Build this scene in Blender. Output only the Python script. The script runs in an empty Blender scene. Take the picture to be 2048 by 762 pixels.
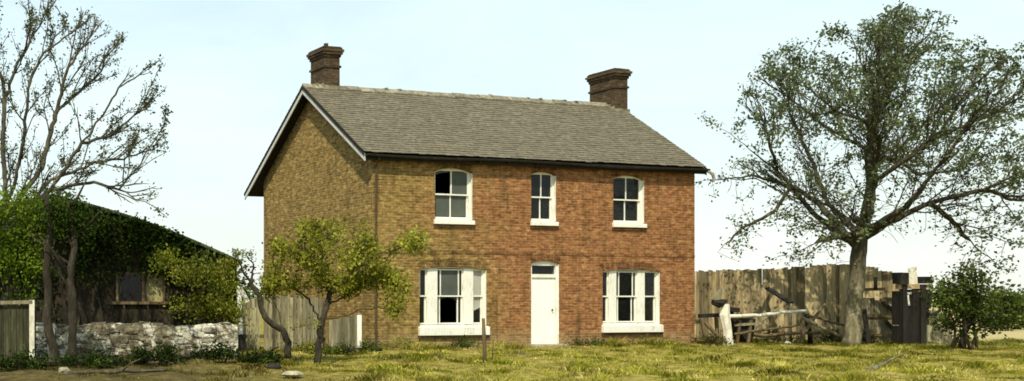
import bpy, math, random
import numpy as np
from mathutils import Vector, Matrix
random.seed(7); rng = np.random.default_rng(11)
S = bpy.context.scene; COL = S.collection
F_PX, CX, HY, EYE = 2150.0, 178.4, 599.65, 1.256          # survey of the photograph: focal length, principal point, horizon, eye height

def U(px, py, Y):                                            # a sighted point at depth Y
    return np.array([(px-CX)/F_PX*Y, Y, EYE+(HY-py)/F_PX*Y])

# ------------------------------------------------------------------ mesh builder
class MB:
    def __init__(s): s.v=[]; s.f=[]; s.m=[]; s.t=[]
    def poly(s, pts, mi=0, t=1.0):
        n=len(s.v); s.v += [tuple(p) for p in pts]; s.f.append(tuple(range(n,n+len(pts)))); s.m.append(mi); s.t.append(t)
    def hexa(s, c8, mi=0, t=1.0):
        n=len(s.v); s.v += [tuple(p) for p in c8]
        for q in ((0,3,2,1),(4,5,6,7),(0,1,5,4),(1,2,6,5),(2,3,7,6),(3,0,4,7)):
            s.f.append(tuple(n+i for i in q)); s.m.append(mi); s.t.append(t)
    def box(s, x0,x1,y0,y1,z0,z1, mi=0, t=1.0, j=0.0):
        c=[(x0,y0,z0),(x1,y0,z0),(x1,y1,z0),(x0,y1,z0),(x0,y0,z1),(x1,y0,z1),(x1,y1,z1),(x0,y1,z1)]
        if j: c=[tuple(k+random.uniform(-j,j) for k in p) for p in c]
        s.hexa(c, mi, t)
    def bar(s, p0, p1, w, d, side=(0,-1,0), mi=0, t=1.0, w1=None, d1=None):   # rectangular bar, d measured along side
        p0=Vector(p0); p1=Vector(p1); a=(p1-p0).normalized(); sd=Vector(side); sd=(sd-a*sd.dot(a)).normalized(); o=a.cross(sd)
        c=[]
        for p,ww,dd in ((p0,w,d),(p1,w1 or w,d1 or d)):
            c += [p-o*ww/2-sd*dd/2, p+o*ww/2-sd*dd/2, p+o*ww/2+sd*dd/2, p-o*ww/2+sd*dd/2]
        s.hexa(c, mi, t)
    def tube(s, pts, rad, n=6, mi=0, t=1.0, cap=True, wob=0.0):
        pts=[Vector(p) for p in pts]; base=len(s.v); ref=None
        for i,p in enumerate(pts):
            a=(pts[min(i+1,len(pts)-1)]-pts[max(i-1,0)])
            if a.length<1e-9: a=Vector((0,0,1))
            a.normalize()
            if ref is None:
                ref=Vector((1,0,0)) if abs(a.x)<.8 else Vector((0,1,0))
            ref=(ref-a*ref.dot(a)).normalized(); b=a.cross(ref)
            for k in range(n):
                th=2*math.pi*k/n; r=rad[i]*(1+(random.uniform(-wob,wob) if wob else 0))
                s.v.append(tuple(p+ref*math.cos(th)*r+b*math.sin(th)*r))
        for i in range(len(pts)-1):
            for k in range(n):
                s.f.append((base+i*n+k, base+i*n+(k+1)%n, base+(i+1)*n+(k+1)%n, base+(i+1)*n+k)); s.m.append(mi); s.t.append(t)
        if cap:
            e=base+(len(pts)-1)*n
            s.f.append(tuple(e+k for k in range(n))); s.m.append(mi); s.t.append(t)
            s.f.append(tuple(base+n-1-k for k in range(n))); s.m.append(mi); s.t.append(t)
    def build(s, name, mats, parent=None, smooth=False, bevel=0.0):
        me=bpy.data.meshes.new(name); off=Vector((0,0,0))
        if parent is not None and not parent.get('_local'): 
            q=parent
            while q is not None: off+=q.location; q=q.parent
        me.from_pydata([tuple(Vector(p)-off) for p in s.v],[],s.f)
        for m in (mats if isinstance(mats,(list,tuple)) else [mats]): me.materials.append(m)
        me.polygons.foreach_set('material_index', s.m)
        at=me.attributes.new('tint','FLOAT','FACE'); at.data.foreach_set('value', s.t)
        if smooth: me.polygons.foreach_set('use_smooth',[True]*len(s.f))
        me.update()
        o=bpy.data.objects.new(name, me); COL.objects.link(o)
        if parent is not None: o.parent=parent
        if bevel:
            b=o.modifiers.new('bevel','BEVEL'); b.width=bevel; b.segments=1; b.limit_method='ANGLE'
        return o

def raw_mesh(name, V, Fq, tint, m, parent=None):
    """large meshes of equal sided faces from arrays"""
    k=Fq.shape[1]; off=np.zeros(3); q=parent
    while q is not None: off=off+np.array(q.location); q=q.parent
    V=V-off
    me=bpy.data.meshes.new(name); me.vertices.add(len(V)); me.vertices.foreach_set('co', V.astype(np.float32).ravel())
    me.loops.add(Fq.size); me.loops.foreach_set('vertex_index', Fq.astype(np.int32).ravel())
    me.polygons.add(len(Fq)); me.polygons.foreach_set('loop_start', np.arange(0,Fq.size,k,dtype=np.int32))
    me.polygons.foreach_set('loop_total', np.full(len(Fq),k,dtype=np.int32))
    at=me.attributes.new('tint','FLOAT','FACE'); at.data.foreach_set('value', tint.astype(np.float32))
    me.materials.append(m); me.update(calc_edges=True); me.validate()
    o=bpy.data.objects.new(name, me); COL.objects.link(o)
    if parent is not None: o.parent=parent
    return o

def tag(o, label=None, cat=None, group=None, kind=None):
    if label: o['label']=label
    if cat: o['category']=cat
    if group: o['group']=group
    if kind: o['kind']=kind
    return o
def thing(name, loc, label, cat, group=None):
    o=bpy.data.objects.new(name,None); COL.objects.link(o); o.location=Vector(loc); o.empty_display_size=.2
    return tag(o,label,cat,group)

# ------------------------------------------------------------------ materials
def nn(nt, t, **kw):
    n=nt.nodes.new(t)
    for k,v in kw.items(): setattr(n,k,v)
    return n
def newmat(name):
    m=bpy.data.materials.new(name); m.use_nodes=True; nt=m.node_tree; nt.nodes.clear()
    out=nn(nt,'ShaderNodeOutputMaterial'); p=nn(nt,'ShaderNodeBsdfPrincipled'); nt.links.new(p.outputs[0],out.inputs[0])
    return m,nt,p,out
def ramp(nt, fac, stops):
    r=nn(nt,'ShaderNodeValToRGB'); e=r.color_ramp.elements
    while len(e)<len(stops): e.new(.5)
    for i,(pos,c) in enumerate(stops): e[i].position=pos; e[i].color=(*c,1)
    nt.links.new(fac,r.inputs[0]); return r.outputs[0]
def noise(nt, vec, scale, detail=4, rough=.6, dist=0):
    n=nn(nt,'ShaderNodeTexNoise'); n.inputs['Scale'].default_value=scale; n.inputs['Detail'].default_value=detail
    n.inputs['Roughness'].default_value=rough; n.inputs['Distortion'].default_value=dist
    nt.links.new(vec,n.inputs['Vector']); return n.outputs['Fac']
def mixc(nt, fac, a, b, mode='MIX'):
    m=nn(nt,'ShaderNodeMix',data_type='RGBA',blend_type=mode); L=nt.links
    for sock,v in ((m.inputs[0],fac),(m.inputs[6],a),(m.inputs[7],b)):
        if isinstance(v,(int,float)): sock.default_value=v
        elif isinstance(v,tuple): sock.default_value=(*v,1)
        else: L.new(v,sock)
    return m.outputs[2]
def mth(nt, op, a, b=0.0, c=None, clamp=False):
    m=nn(nt,'ShaderNodeMath',operation=op,use_clamp=clamp)
    for i,v in enumerate((a,b,c)):
        if v is None: continue
        if isinstance(v,(int,float)): m.inputs[i].default_value=v
        else: nt.links.new(v,m.inputs[i])
    return m.outputs[0]
def sstep(nt, v, a, b):
    m=nn(nt,'ShaderNodeMapRange',interpolation_type='SMOOTHSTEP'); nt.links.new(v,m.inputs[0]); m.inputs[1].default_value=a; m.inputs[2].default_value=b
    return m.outputs[0]
def stretch(nt, vec, s):
    m=nn(nt,'ShaderNodeMapping'); m.inputs['Scale'].default_value=s; nt.links.new(vec,m.inputs[0]); return m.outputs[0]
def tinted(nt, col):
    a=nn(nt,'ShaderNodeAttribute',attribute_name='tint')
    return mixc(nt,1.0,col,a.outputs['Fac'],'MULTIPLY') if False else _tint(nt,col,a.outputs['Fac'])
def _tint(nt,col,fac):
    v=nn(nt,'ShaderNodeVectorMath',operation='SCALE'); nt.links.new(col,v.inputs[0]); nt.links.new(fac,v.inputs['Scale']); return v.outputs[0]
def bump(nt, p, h, strength=.4, dist=.02):
    b=nn(nt,'ShaderNodeBump'); b.inputs['Strength'].default_value=strength; b.inputs['Distance'].default_value=dist
    nt.links.new(h,b.inputs['Height']); nt.links.new(b.outputs[0],p.inputs['Normal'])
def M_noise(name, stops, scale=6, rough=.85, sv=(1,1,1), b=.4, bd=.015, detail=6, spec=.25):
    m,nt,p,_=newmat(name); tc=nn(nt,'ShaderNodeTexCoord'); v=stretch(nt,tc.outputs['Object'],sv)
    n=noise(nt,v,scale,detail,.65); c=ramp(nt,n,stops); n2=noise(nt,v,scale*5,3)
    c=mixc(nt,.35,c,ramp(nt,n2,[(.3,(.45,.45,.45)),(.7,(1.3,1.3,1.3))]),'MULTIPLY')
    nt.links.new(tinted(nt,c),p.inputs['Base Color']); p.inputs['Roughness'].default_value=rough
    p.inputs['Specular IOR Level'].default_value=spec
    bump(nt,p,n2,b,bd); return m
def M_leaf(name, c0, c1, c2, trans=.35):
    m,nt,p,out=newmat(name); tc=nn(nt,'ShaderNodeTexCoord'); n=noise(nt,tc.outputs['Object'],1.1,3)
    c=tinted(nt,ramp(nt,n,[(.3,c0),(.5,c1),(.72,c2)]))
    d=nn(nt,'ShaderNodeBsdfDiffuse'); t=nn(nt,'ShaderNodeBsdfTranslucent'); mx=nn(nt,'ShaderNodeMixShader'); mx.inputs[0].default_value=trans
    nt.nodes.remove(p); nt.links.new(c,d.inputs[0]); nt.links.new(c,t.inputs[0]); nt.links.new(d.outputs[0],mx.inputs[1]); nt.links.new(t.outputs[0],mx.inputs[2]); nt.links.new(mx.outputs[0],out.inputs[0])
    return m

def M_brick(name, dark=1.0, chimney=False):
    m,nt,p,_=newmat(name); L=nt.links; tc=nn(nt,'ShaderNodeTexCoord'); P=tc.outputs['Object']
    sp=nn(nt,'ShaderNodeSeparateXYZ'); L.new(P,sp.inputs[0]); sn=nn(nt,'ShaderNodeSeparateXYZ'); L.new(tc.outputs['Normal'],sn.inputs[0])
    side=mth(nt,'GREATER_THAN',mth(nt,'ABSOLUTE',sn.outputs[0]),.5)
    mx=nn(nt,'ShaderNodeMix',data_type='FLOAT'); L.new(side,mx.inputs[0]); L.new(sp.outputs[0],mx.inputs[2]); L.new(sp.outputs[1],mx.inputs[3])
    wob=noise(nt,P,2.0,2)
    zz=mth(nt,'ADD',sp.outputs[2],mth(nt,'MULTIPLY',mth(nt,'SUBTRACT',wob,.5),.03))
    cb=nn(nt,'ShaderNodeCombineXYZ'); L.new(mx.outputs[0],cb.inputs[0]); L.new(zz,cb.inputs[1])
    br=nn(nt,'ShaderNodeTexBrick'); L.new(cb.outputs[0],br.inputs['Vector']); br.offset=.5
    for k,v in (('Scale',1.0),('Mortar Size',.009),('Mortar Smooth',.5),('Bias',-.05),('Brick Width',.225),('Row Height',.070)): br.inputs[k].default_value=v
    br.inputs['Color1'].default_value=(.30,.30,.30,1); br.inputs['Color2'].default_value=(1.25,1.25,1.25,1); br.inputs['Mortar'].default_value=(1.45,1.45,1.3,1)
    blot=noise(nt,P,.75,5,.62,.4); fine=noise(nt,stretch(nt,P,(1,1,2.2)),5.5,7,.78); streak=noise(nt,stretch(nt,P,(2.2,2.2,.35)),1.6,4,.6)
    if chimney:
        base=ramp(nt,fine,[(.3,(.035,.024,.014)),(.55,(.085,.058,.034)),(.75,(.19,.15,.09))])
    else:
        # ochre, lichen stained brick towards the weather side and the foot; fresher orange red brick beyond
        g=mth(nt,'ADD',mth(nt,'MULTIPLY',sp.outputs[0],.20),mth(nt,'MULTIPLY',mth(nt,'SUBTRACT',blot,.5),1.7))
        g=mth(nt,'ADD',g,mth(nt,'MULTIPLY',sstep(nt,sp.outputs[2],0.0,2.2),.30))
        g=sstep(nt,g,.45,1.35)
        ochre=ramp(nt,fine,[(.32,(.085,.052,.015)),(.5,(.250,.160,.050)),(.66,(.47,.34,.14))])
        red=ramp(nt,fine,[(.32,(.095,.040,.014)),(.5,(.275,.124,.050)),(.66,(.47,.265,.12))])
        base=mixc(nt,g,ochre,red)
        foot=sstep(nt,sp.outputs[2],.55,.10); base=mixc(nt,mth(nt,'MULTIPLY',foot,mth(nt,'MULTIPLY_ADD',fine,.6,.15)),base,(.30,.24,.12))
        base=mixc(nt,mth(nt,'MULTIPLY',sstep(nt,streak,.50,.72),.58),base,(.075,.048,.018))
        base=mixc(nt,mth(nt,'MULTIPLY',sstep(nt,noise(nt,P,2.6,4,.7),.58,.72),.38),base,(.56,.41,.19))
        base=mixc(nt,mth(nt,'MULTIPLY',side,.08),base,(.085,.058,.026))
    c=mixc(nt,.56,base,br.outputs['Color'],'MULTIPLY')
    c=tinted(nt,c)
    L.new(c,p.inputs['Base Color']); p.inputs['Roughness'].default_value=.92; p.inputs['Specular IOR Level'].default_value=.15
    h=mth(nt,'SUBTRACT',mth(nt,'MULTIPLY',fine,.5),br.outputs['Fac']); bump(nt,p,h,.55,.012); return m

def M_paint(name, col, grime=(.45,.40,.28), amt=.3, rough=.5):
    m,nt,p,_=newmat(name); tc=nn(nt,'ShaderNodeTexCoord'); P=tc.outputs['Object']
    n=noise(nt,P,2.2,6,.7); n2=noise(nt,stretch(nt,P,(9,9,1.2)),4,4); 
    f=mth(nt,'MULTIPLY',sstep(nt,mth(nt,'MULTIPLY',n,n2),.24,.42),amt)
    c=mixc(nt,f,col,grime); L=nt.links; L.new(tinted(nt,c),p.inputs['Base Color']); p.inputs['Roughness'].default_value=rough
    p.inputs['Specular IOR Level'].default_value=.3; bump(nt,p,n2,.15,.004); return m

def M_glass(name, dirt, dcol):
    m,nt,p,out=newmat(name); nt.nodes.remove(p); L=nt.links; tc=nn(nt,'ShaderNodeTexCoord'); P=tc.outputs['Object']
    t=nn(nt,'ShaderNodeBsdfTransparent'); t.inputs[0].default_value=(.62,.66,.62,1); g=nn(nt,'ShaderNodeBsdfGlossy'); g.inputs['Roughness'].default_value=.04
    d=nn(nt,'ShaderNodeBsdfDiffuse'); c=mixc(nt,noise(nt,P,3,4),tuple(k*.6 for k in dcol),tuple(k*1.4 for k in dcol)); L.new(c,d.inputs[0])
    b=nn(nt,'ShaderNodeBump'); b.inputs['Strength'].default_value=.10; b.inputs['Distance'].default_value=.02; L.new(noise(nt,P,5,2),b.inputs['Height']); L.new(b.outputs[0],g.inputs['Normal'])
    fr=nn(nt,'ShaderNodeFresnel'); fr.inputs[0].default_value=1.45
    m1=nn(nt,'ShaderNodeMixShader'); L.new(mth(nt,'MULTIPLY',fr.outputs[0],.8),m1.inputs[0]); L.new(t.outputs[0],m1.inputs[1]); L.new(g.outputs[0],m1.inputs[2])
    m2=nn(nt,'ShaderNodeMixShader'); f=mth(nt,'MULTIPLY_ADD',noise(nt,P,1.6,4),.5,dirt-.25,True); L.new(f,m2.inputs[0]); L.new(m1.outputs[0],m2.inputs[1]); L.new(d.outputs[0],m2.inputs[2])
    L.new(m2.outputs[0],out.inputs[0]); return m

brick=M_brick('weathered_brick'); brick_soot=M_brick('sooty_brick',chimney=True)
white=M_paint('white_paint',(.77,.755,.655),amt=.7); white_door=M_paint('door_paint',(.86,.85,.765),(.55,.51,.38),.45)
barge_paint=M_paint('worn_barge_paint',(.52,.51,.46),(.20,.18,.13),.8,.7)
slate=M_noise('slate',[(.25,(.080,.066,.040)),(.5,(.138,.117,.076)),(.75,(.22,.19,.13))],9,.8,b=.3)
ridge_m=M_noise('ridge_clay',[(.3,(.10,.085,.055)),(.5,(.20,.175,.115)),(.75,(.42,.38,.28))],9,.9)
dark_wood=M_noise('tarred_wood',[(.3,(.010,.009,.006)),(.55,(.018,.015,.010)),(.8,(.042,.035,.024))],5,.75,(1,1,.3))
brown_wood=M_noise('old_timber',[(.25,(.055,.036,.016)),(.5,(.12,.085,.040)),(.75,(.24,.18,.095))],5,.9,(1,1,.25))
fence_wood=M_noise('fence_board',[(.22,(.085,.060,.028)),(.42,(.25,.19,.095)),(.6,(.38,.31,.165)),(.8,(.54,.46,.29))],3.2,.95,(5,5,.5),.5)
grey_wood=M_noise('silvered_board',[(.22,(.075,.062,.032)),(.5,(.20,.175,.098)),(.78,(.40,.37,.25))],3.5,.95,(5,5,.5),.5)
limewash=M_noise('limewashed_wood',[(.22,(.18,.16,.10)),(.42,(.62,.58,.44)),(.75,(.82,.80,.68))],5,.95,(2,2,.6),.4)
metal_dark=M_noise('iron_gutter',[(.3,(.012,.011,.009)),(.6,(.03,.026,.02)),(.8,(.08,.06,.04))],8,.6)
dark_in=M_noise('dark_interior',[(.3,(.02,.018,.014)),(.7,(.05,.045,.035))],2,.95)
bark=M_noise('bark',[(.25,(.030,.027,.017)),(.5,(.075,.066,.040)),(.75,(.17,.15,.095))],7,.95,(1,1,.3),.9,.03)
bark_pale=M_noise('pale_bark',[(.25,(.05,.042,.022)),(.5,(.15,.130,.075)),(.75,(.36,.32,.20))],6,.95,(1,1,.35),.9,.03)
bark_dark=M_noise('dark_bark',[(.25,(.012,.010,.006)),(.5,(.035,.028,.016)),(.75,(.09,.075,.045))],7,.95,(1,1,.35),.8,.03)
stone_m=None
def M_stone():
    m,nt,p,_=newmat('limewashed_rubble'); tc=nn(nt,'ShaderNodeTexCoord'); P=tc.outputs['Object']
    n=noise(nt,P,5,6,.7); c=ramp(nt,n,[(.3,(.055,.045,.024)),(.55,(.15,.125,.07)),(.8,(.28,.25,.16))])
    w=sstep(nt,mth(nt,'ADD',noise(nt,P,1.15,7,.72,.7),mth(nt,'MULTIPLY',n,.3)),.62,.72)  # limewash in patches that also paint the sun falling through the branches
    c=mixc(nt,w,c,(.50,.47,.36)); vo=nn(nt,'ShaderNodeTexVoronoi',feature='DISTANCE_TO_EDGE'); vo.inputs['Scale'].default_value=4.2; nt.links.new(stretch(nt,mixc(nt,.06,P,mixc(nt,1.0,P,P)),(1,1,1.7)),vo.inputs['Vector']); c=mixc(nt,mth(nt,'MULTIPLY',sstep(nt,mth(nt,'ADD',vo.outputs['Distance'],mth(nt,'MULTIPLY',n,.08)),.11,.05),.8),c,(.05,.042,.022)); nt.links.new(tinted(nt,c),p.inputs['Base Color']); p.inputs['Roughness'].default_value=.95; bump(nt,p,n,.6,.02); return m
stone_m=M_stone()
stone_plain=M_noise('fieldstone',[(.3,(.16,.14,.08)),(.6,(.38,.34,.22)),(.8,(.55,.51,.36))],6,.95)
glass_dark=M_glass('window_glass',.16,(.05,.055,.045)); glass_pale=M_glass('reflection_painted_glass',.85,(.42,.41,.34)); glass_dirty=M_glass('dusty_glass',.78,(.105,.115,.095))  # the pale glass has a white reflection painted into its diffuse colour
cloth_m=M_noise('net_curtain',[(.3,(.45,.43,.36)),(.7,(.75,.73,.64))],7,.95,(6,6,.8))
clay=M_noise('clay_pot',[(.3,(.03,.02,.015)),(.7,(.09,.06,.04))],8,.9)

# ------------------------------------------------------------------ the brick house
TH=.297; AX,AY=7.298,27.685; W,D=10.48,6.26
OE,OV,OVR=.16,.333,.274; EZ,RISE=5.026,2.319; RZ=EZ+RISE; SL=RISE/(D/2+OE); BB=.69; BZ=RZ-(D/2+BB)*SL
house=thing('brick_house',(AX,AY,0),'two storey ochre and orange brick house with slate roof and two chimneys','house'); house.rotation_euler=(0,0,TH); house['_local']=1
for _o in ():pass
def hb(mb,name,mats,parent=None,**k):
    par=parent or house; par['_local']=1
    return mb.build(name,mats,par,**k)
OPEN=dict(UL=(1.86,3.02,3.37,4.63,4.74),UM=(4.89,5.70,3.39,4.66,4.74),UR=(7.62,8.69,3.40,4.63,4.74),
          LL=(1.40,3.46,.555,2.06,2.13),LR=(7.26,9.24,.565,2.05,2.115),DR=(4.88,5.80,.05,2.24,2.32))
zb=RZ-D/2*SL-.05                       # wall head at front and back
w=MB()
xs=sorted({0,W,*[o[0] for o in OPEN.values()],*[o[1] for o in OPEN.values()]}); zs=sorted({-.3,zb,*[o[2] for o in OPEN.values()],*[o[4] for o in OPEN.values()]})
for i in range(len(xs)-1):
    for k in range(len(zs)-1):
        cx_,cz_=(xs[i]+xs[i+1])/2,(zs[k]+zs[k+1])/2
        if any(o[0]<cx_<o[1] and o[2]<cz_<o[4] for o in OPEN.values()): continue
        w.poly([(xs[i],0,zs[k]),(xs[i+1],0,zs[k]),(xs[i+1],0,zs[k+1]),(xs[i],0,zs[k+1])])
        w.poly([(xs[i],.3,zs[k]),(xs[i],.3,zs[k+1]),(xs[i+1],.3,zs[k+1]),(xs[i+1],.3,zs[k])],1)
def arc(o,n=14):
    x0,x1,_,zs_,zc=o; h=zc-zs_; c=(x1-x0)/2; R=(c*c+h*h)/(2*h); xm=(x0+x1)/2
    return [(xm+c*math.cos(math.pi*(1-i/n)) if False else x0+(x1-x0)*i/n, zc-R+math.sqrt(max(0,R*R-(x0+(x1-x0)*i/n-xm)**2))) for i in range(n+1)]
for o in OPEN.values():
    a=arc(o)
    for (xa,za),(xb,zb_) in zip(a,a[1:]):
        w.poly([(xa,0,za),(xb,0,zb_),(xb,0,o[4]),(xa,0,o[4])]); w.poly([(xa,0,za),(xa,.10,za),(xb,.10,zb_),(xb,0,zb_)],0,.7)
    x0,x1,z0,z1,zc=o
    w.poly([(x0,0,z0),(x0,0,zc),(x0,.3,zc),(x0,.3,z0)]); w.poly([(x1,0,z0),(x1,.3,z0),(x1,.3,zc),(x1,0,zc)]); w.poly([(x0,0,z0),(x0,.3,z0),(x1,.3,z0),(x1,0,z0)])
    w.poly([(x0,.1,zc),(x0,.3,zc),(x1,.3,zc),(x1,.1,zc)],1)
for x,fl in ((0,0),(W,1)):
    pts=[(x,0,-.3),(x,0,zb),(x,D/2,RZ-.05),(x,D,zb),(x,D,-.3)]
    w.poly(pts if fl==0 else pts[::-1])
w.poly([(0,D,-.3),(0,D,zb),(W,D,zb),(W,D,-.3)])
# the projecting flue breast on the far gable end
w.box(W,10.74,2.74,3.80,-.3,6.9)
wall=hb(w,'wall',[brick,dark_in])
# floors and a partition inside, so the rooms read dark and deep
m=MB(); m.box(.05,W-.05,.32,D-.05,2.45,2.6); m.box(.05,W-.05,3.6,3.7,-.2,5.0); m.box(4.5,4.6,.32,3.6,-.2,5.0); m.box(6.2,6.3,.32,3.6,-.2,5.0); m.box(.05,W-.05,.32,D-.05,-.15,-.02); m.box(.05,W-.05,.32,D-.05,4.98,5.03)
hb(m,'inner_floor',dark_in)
# string course: one course of bricks, a little proud
m=MB(); x=0
while x<W-.01:
    x2=min(W,x+.235); m.box(x+.004,x2-.004,-.012+random.uniform(-.003,.003),0.03,2.465,2.535,0,random.uniform(.5,.95)); x=x2
hb(m,'string_course',brick)

# roof: two real slopes of slates on a deck
def slope_pt(x,b,lift=0,front=True):
    n=Vector((0,-SL,1)).normalized() if front else Vector((0,SL,1)).normalized()
    z=RZ-abs(b-D/2)*SL
    return Vector((x,b,z))+n*lift
X0,X1=-OV,W+OVR
roof=MB()
for front,be in ((True,-OE),(False,D+BB)):
    c=[]
    for lift in (-.13,-.055):
        c+=[slope_pt(X0+.03,be,lift,front),slope_pt(X1-.03,be,lift,front),slope_pt(X1-.03,D/2,lift,front),slope_pt(X0+.03,D/2,lift,front)]
    roof.hexa(c,1)
    L_=math.hypot(be-D/2,(be-D/2)*SL); rows=int(L_/.135); dirb=1 if front else -1
    sagx=lambda x: -.035*math.exp(-((x-5.6)/2.6)**2)-.012*math.sin(x*1.7)
    for r in range(rows+1):
        s0=L_-(r*.135)             # distance from ridge of the lower edge
        s1=max(0.0,s0-.30)
        x=X0-(.10 if r%2 else 0)
        while x<X1:
            wd=.20+random.uniform(-.012,.012); xa=max(X0,x+.003); xb=min(X1,x+wd-.003); x+=wd
            if xb-xa<.03: continue
            def PP(xx,s,l):
                b=D/2-dirb*(s/math.sqrt(1+SL*SL)); return slope_pt(xx,b,l+sagx(xx)*math.sin(math.pi*min(1,max(0,s/L_))),front)
            lo=.028+random.uniform(0,.006); sk=random.uniform(-.012,.012)+ (random.uniform(-.05,.02) if random.random()<.03 else 0)
            roof.hexa([PP(xa,s0-sk,lo-.012),PP(xb,s0-sk+random.uniform(-.008,.008),lo-.012),PP(xb,s1,-.008),PP(xa,s1,-.008),
                       PP(xa,s0-sk,lo),PP(xb,s0-sk,lo+random.uniform(-.003,.004)),PP(xb,s1,.004),PP(xa,s1,.004)],0,random.choice((.9,.95,.98,1,1.02,1.05,1.1))*random.uniform(.93,1.07))
roof_o=hb(roof,'roof',[slate,dark_wood])
m=MB(); x=X0
while x<X1-.05:
    xe=min(X1,x+.45); dz=random.uniform(-.012,.014)
    for sg in (1,-1):
        m.hexa([(x+.006,D/2,RZ+.02+dz),(xe-.006,D/2,RZ+.02+dz),(xe-.006,D/2-sg*.17,RZ+.02-.17*SL+dz),(x+.006,D/2-sg*.17,RZ+.02-.17*SL+dz),
                (x+.006,D/2,RZ+.075+dz),(xe-.006,D/2,RZ+.075+dz),(xe-.006,D/2-sg*.18,RZ+.05-.17*SL+dz),(x+.006,D/2-sg*.18,RZ+.05-.17*SL+dz)],0,random.uniform(.7,1.25))
    if random.random()<.3: m.box(xe-.05,xe+.05,D/2-.06,D/2+.06,RZ+.05,RZ+.085+random.uniform(0,.015),0,1.2,j=.015)
    x=xe
hb(m,'ridge_tiles',ridge_m,roof_o)
# bargeboards
for x,front,be in ((X0,True,-OE),(X0,False,D+BB),(X1,True,-OE),(X1,False,D+BB)):
    m=MB(); dx=.03 if x<0 else -.03; e=1 if front else -1
    z1=RZ-.05; ze=RZ-abs(be-D/2)*SL-.05; a=slope_pt(x,be,0,front); hgt=.17
    mid=D/2-e*.001
    m.hexa([(x,be,ze-hgt),(x+dx,be,ze-hgt),(x+dx,mid,z1-hgt),(x,mid,z1-hgt),(x,be,ze),(x+dx,be,ze),(x+dx,mid,z1),(x,mid,z1)])
    m.hexa([(x-dx*.8,be,ze-.035),(x-dx*.02,be,ze-.035),(x-dx*.02,mid,z1-.035),(x-dx*.8,mid,z1-.035),(x-dx*.8,be,ze+.03),(x-dx*.02,be,ze+.03),(x-dx*.02,mid,z1+.03),(x-dx*.8,mid,z1+.03)],1)
    hb(m,'bargeboard',[barge_paint,dark_wood])
# soffit strips and rafters feet under the overhangs
m=MB()
for x0,x1 in ((X0+.035,-.002),(W+.002,X1-.035)):
    for front,be in ((True,-OE+.02),(False,D+BB-.02)):
        m.poly([slope_pt(x0,be,-.10,front),slope_pt(x1,be,-.10,front),slope_pt(x1,D/2,-.10,front),slope_pt(x0,D/2,-.10,front)])
m.box(-.30,W+.24,-OE+.02,-.004,4.86,4.885)
m.box(-.30,W+.24,-OE-.005,-OE+.018,4.84,4.985)
hb(m,'soffit',dark_wood)
# iron gutter along the front eave, broken and drooping at the far end
m=MB(); pts=[];
for i in range(23):
    x=X0+(X1-X0)*i/22; pts.append((x,-OE-.065,4.955-.02*math.sin(i*.5)-.0012*i))
n=len(m.v); 
for i,(x,y,z) in enumerate(pts):
    for k in range(7):
        th=math.pi*k/6; m.v.append((x,y-.06*math.cos(th),z-.065*math.sin(th)+.03))
for i in range(22):
    for k in range(6):
        m.f.append((n+i*7+k,n+i*7+k+1,n+(i+1)*7+k+1,n+(i+1)*7+k)); m.m.append(0); m.t.append(1)
for i in range(12): x=.4+i*.9; m.box(x,x+.03,-OE-.06,-OE-.004,4.88,4.95)
g=hb(m,'gutter',metal_dark)
m=MB(); m.tube([(X1-.05,-OE-.065,4.93),(X1+.12,-OE-.075,4.86),(X1+.20,-OE-.05,4.74),(X1+.22,-OE-.02,4.62)],[.045,.05,.045,.03],6); hb(m,'broken_end',barge_paint,g)

m=MB(); m.tube([(.06,-OE-.06,4.90),(.06,-.07,4.70),(.06,-.06,4.4),(.06,-.06,2.2),(.06,-.06,.15),(.06,-.14,.06)],[.028]*6,8)
for z in (4.2,2.9,1.5,.4): m.tube([(.06,-.06,z),(.06,-.06,z+.06)],[.038,.038],8)
rust=M_noise('rusty_iron',[(.3,(.045,.030,.014)),(.7,(.11,.075,.035))],6,.8); hb(m,'downpipe',rust)
# chimneys
def chimney(x0,x1,b0,b1,zbase,ztop,pot):
    m=MB(); m.box(x0,x1,b0,b1,zbase,ztop-.30)
    ch=hb(m,'chimney',brick_soot)
    c=MB(); z=ztop-.30
    for o,h,t in ((.03,.075,.9),(.065,.075,1.0),(.095,.07,1.25),(.055,.06,.75)):
        c.box(x0-o,x1+o,b0-o,b1+o,z,z+h,0,t,j=.006); z+=h
    k=MB()
    c.box(x0-.035,x1+.035,b0-.035,b1+.035,ztop-.60,ztop-.54,0,.8,j=.004)
    hb(c,'chimney_cap',brick_soot,ch)
    k.box(x0-.03,x1+.03,b0-.03,b1+.03,z-.012,z+.022,0,.8,j=.004)
    for i in range(14):
        px=random.uniform(x0-.02,x1-.06); py=random.uniform(b0-.02,b1-.08); k.box(px,px+.1,py,py+.12,z-.01,z+random.uniform(.02,.05),0,random.uniform(.6,1.4),j=.012)
    hb(k,'broken_coping',brick_soot,ch)
    f=MB(); zf=RZ-abs(b0-D/2)*SL
    f.box(x0-.05,x1+.05,b0-.05,b0-.004,zf-.02,zf+.11)
    nseg=6
    for i in range(nseg):
        ba=b0+(b1-b0)*i/nseg; bb=b0+(b1-b0)*(i+1)/nseg; zz=RZ-abs((ba+bb)/2-D/2)*SL
        f.box(x0-.05,x0-.004,ba,bb,zz-.05,zz+.10+random.uniform(-.02,.03),0,1.3)
    hb(f,'flashing',ridge_m,ch)
    for px,py,h in pot:
        q=MB(); q.tube([(px,py,z-.02),(px,py,z+h*.8),(px,py,z+h)],[.075,.062,.07],10); hb(q,'chimney_pot',clay,ch)
    return ch
chimney(.30,.80,3.02,3.80,6.6,8.50,[(.45,3.18,.13)])
chimney(10.24,10.72,2.74,3.80,6.5,8.43,[])

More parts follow.
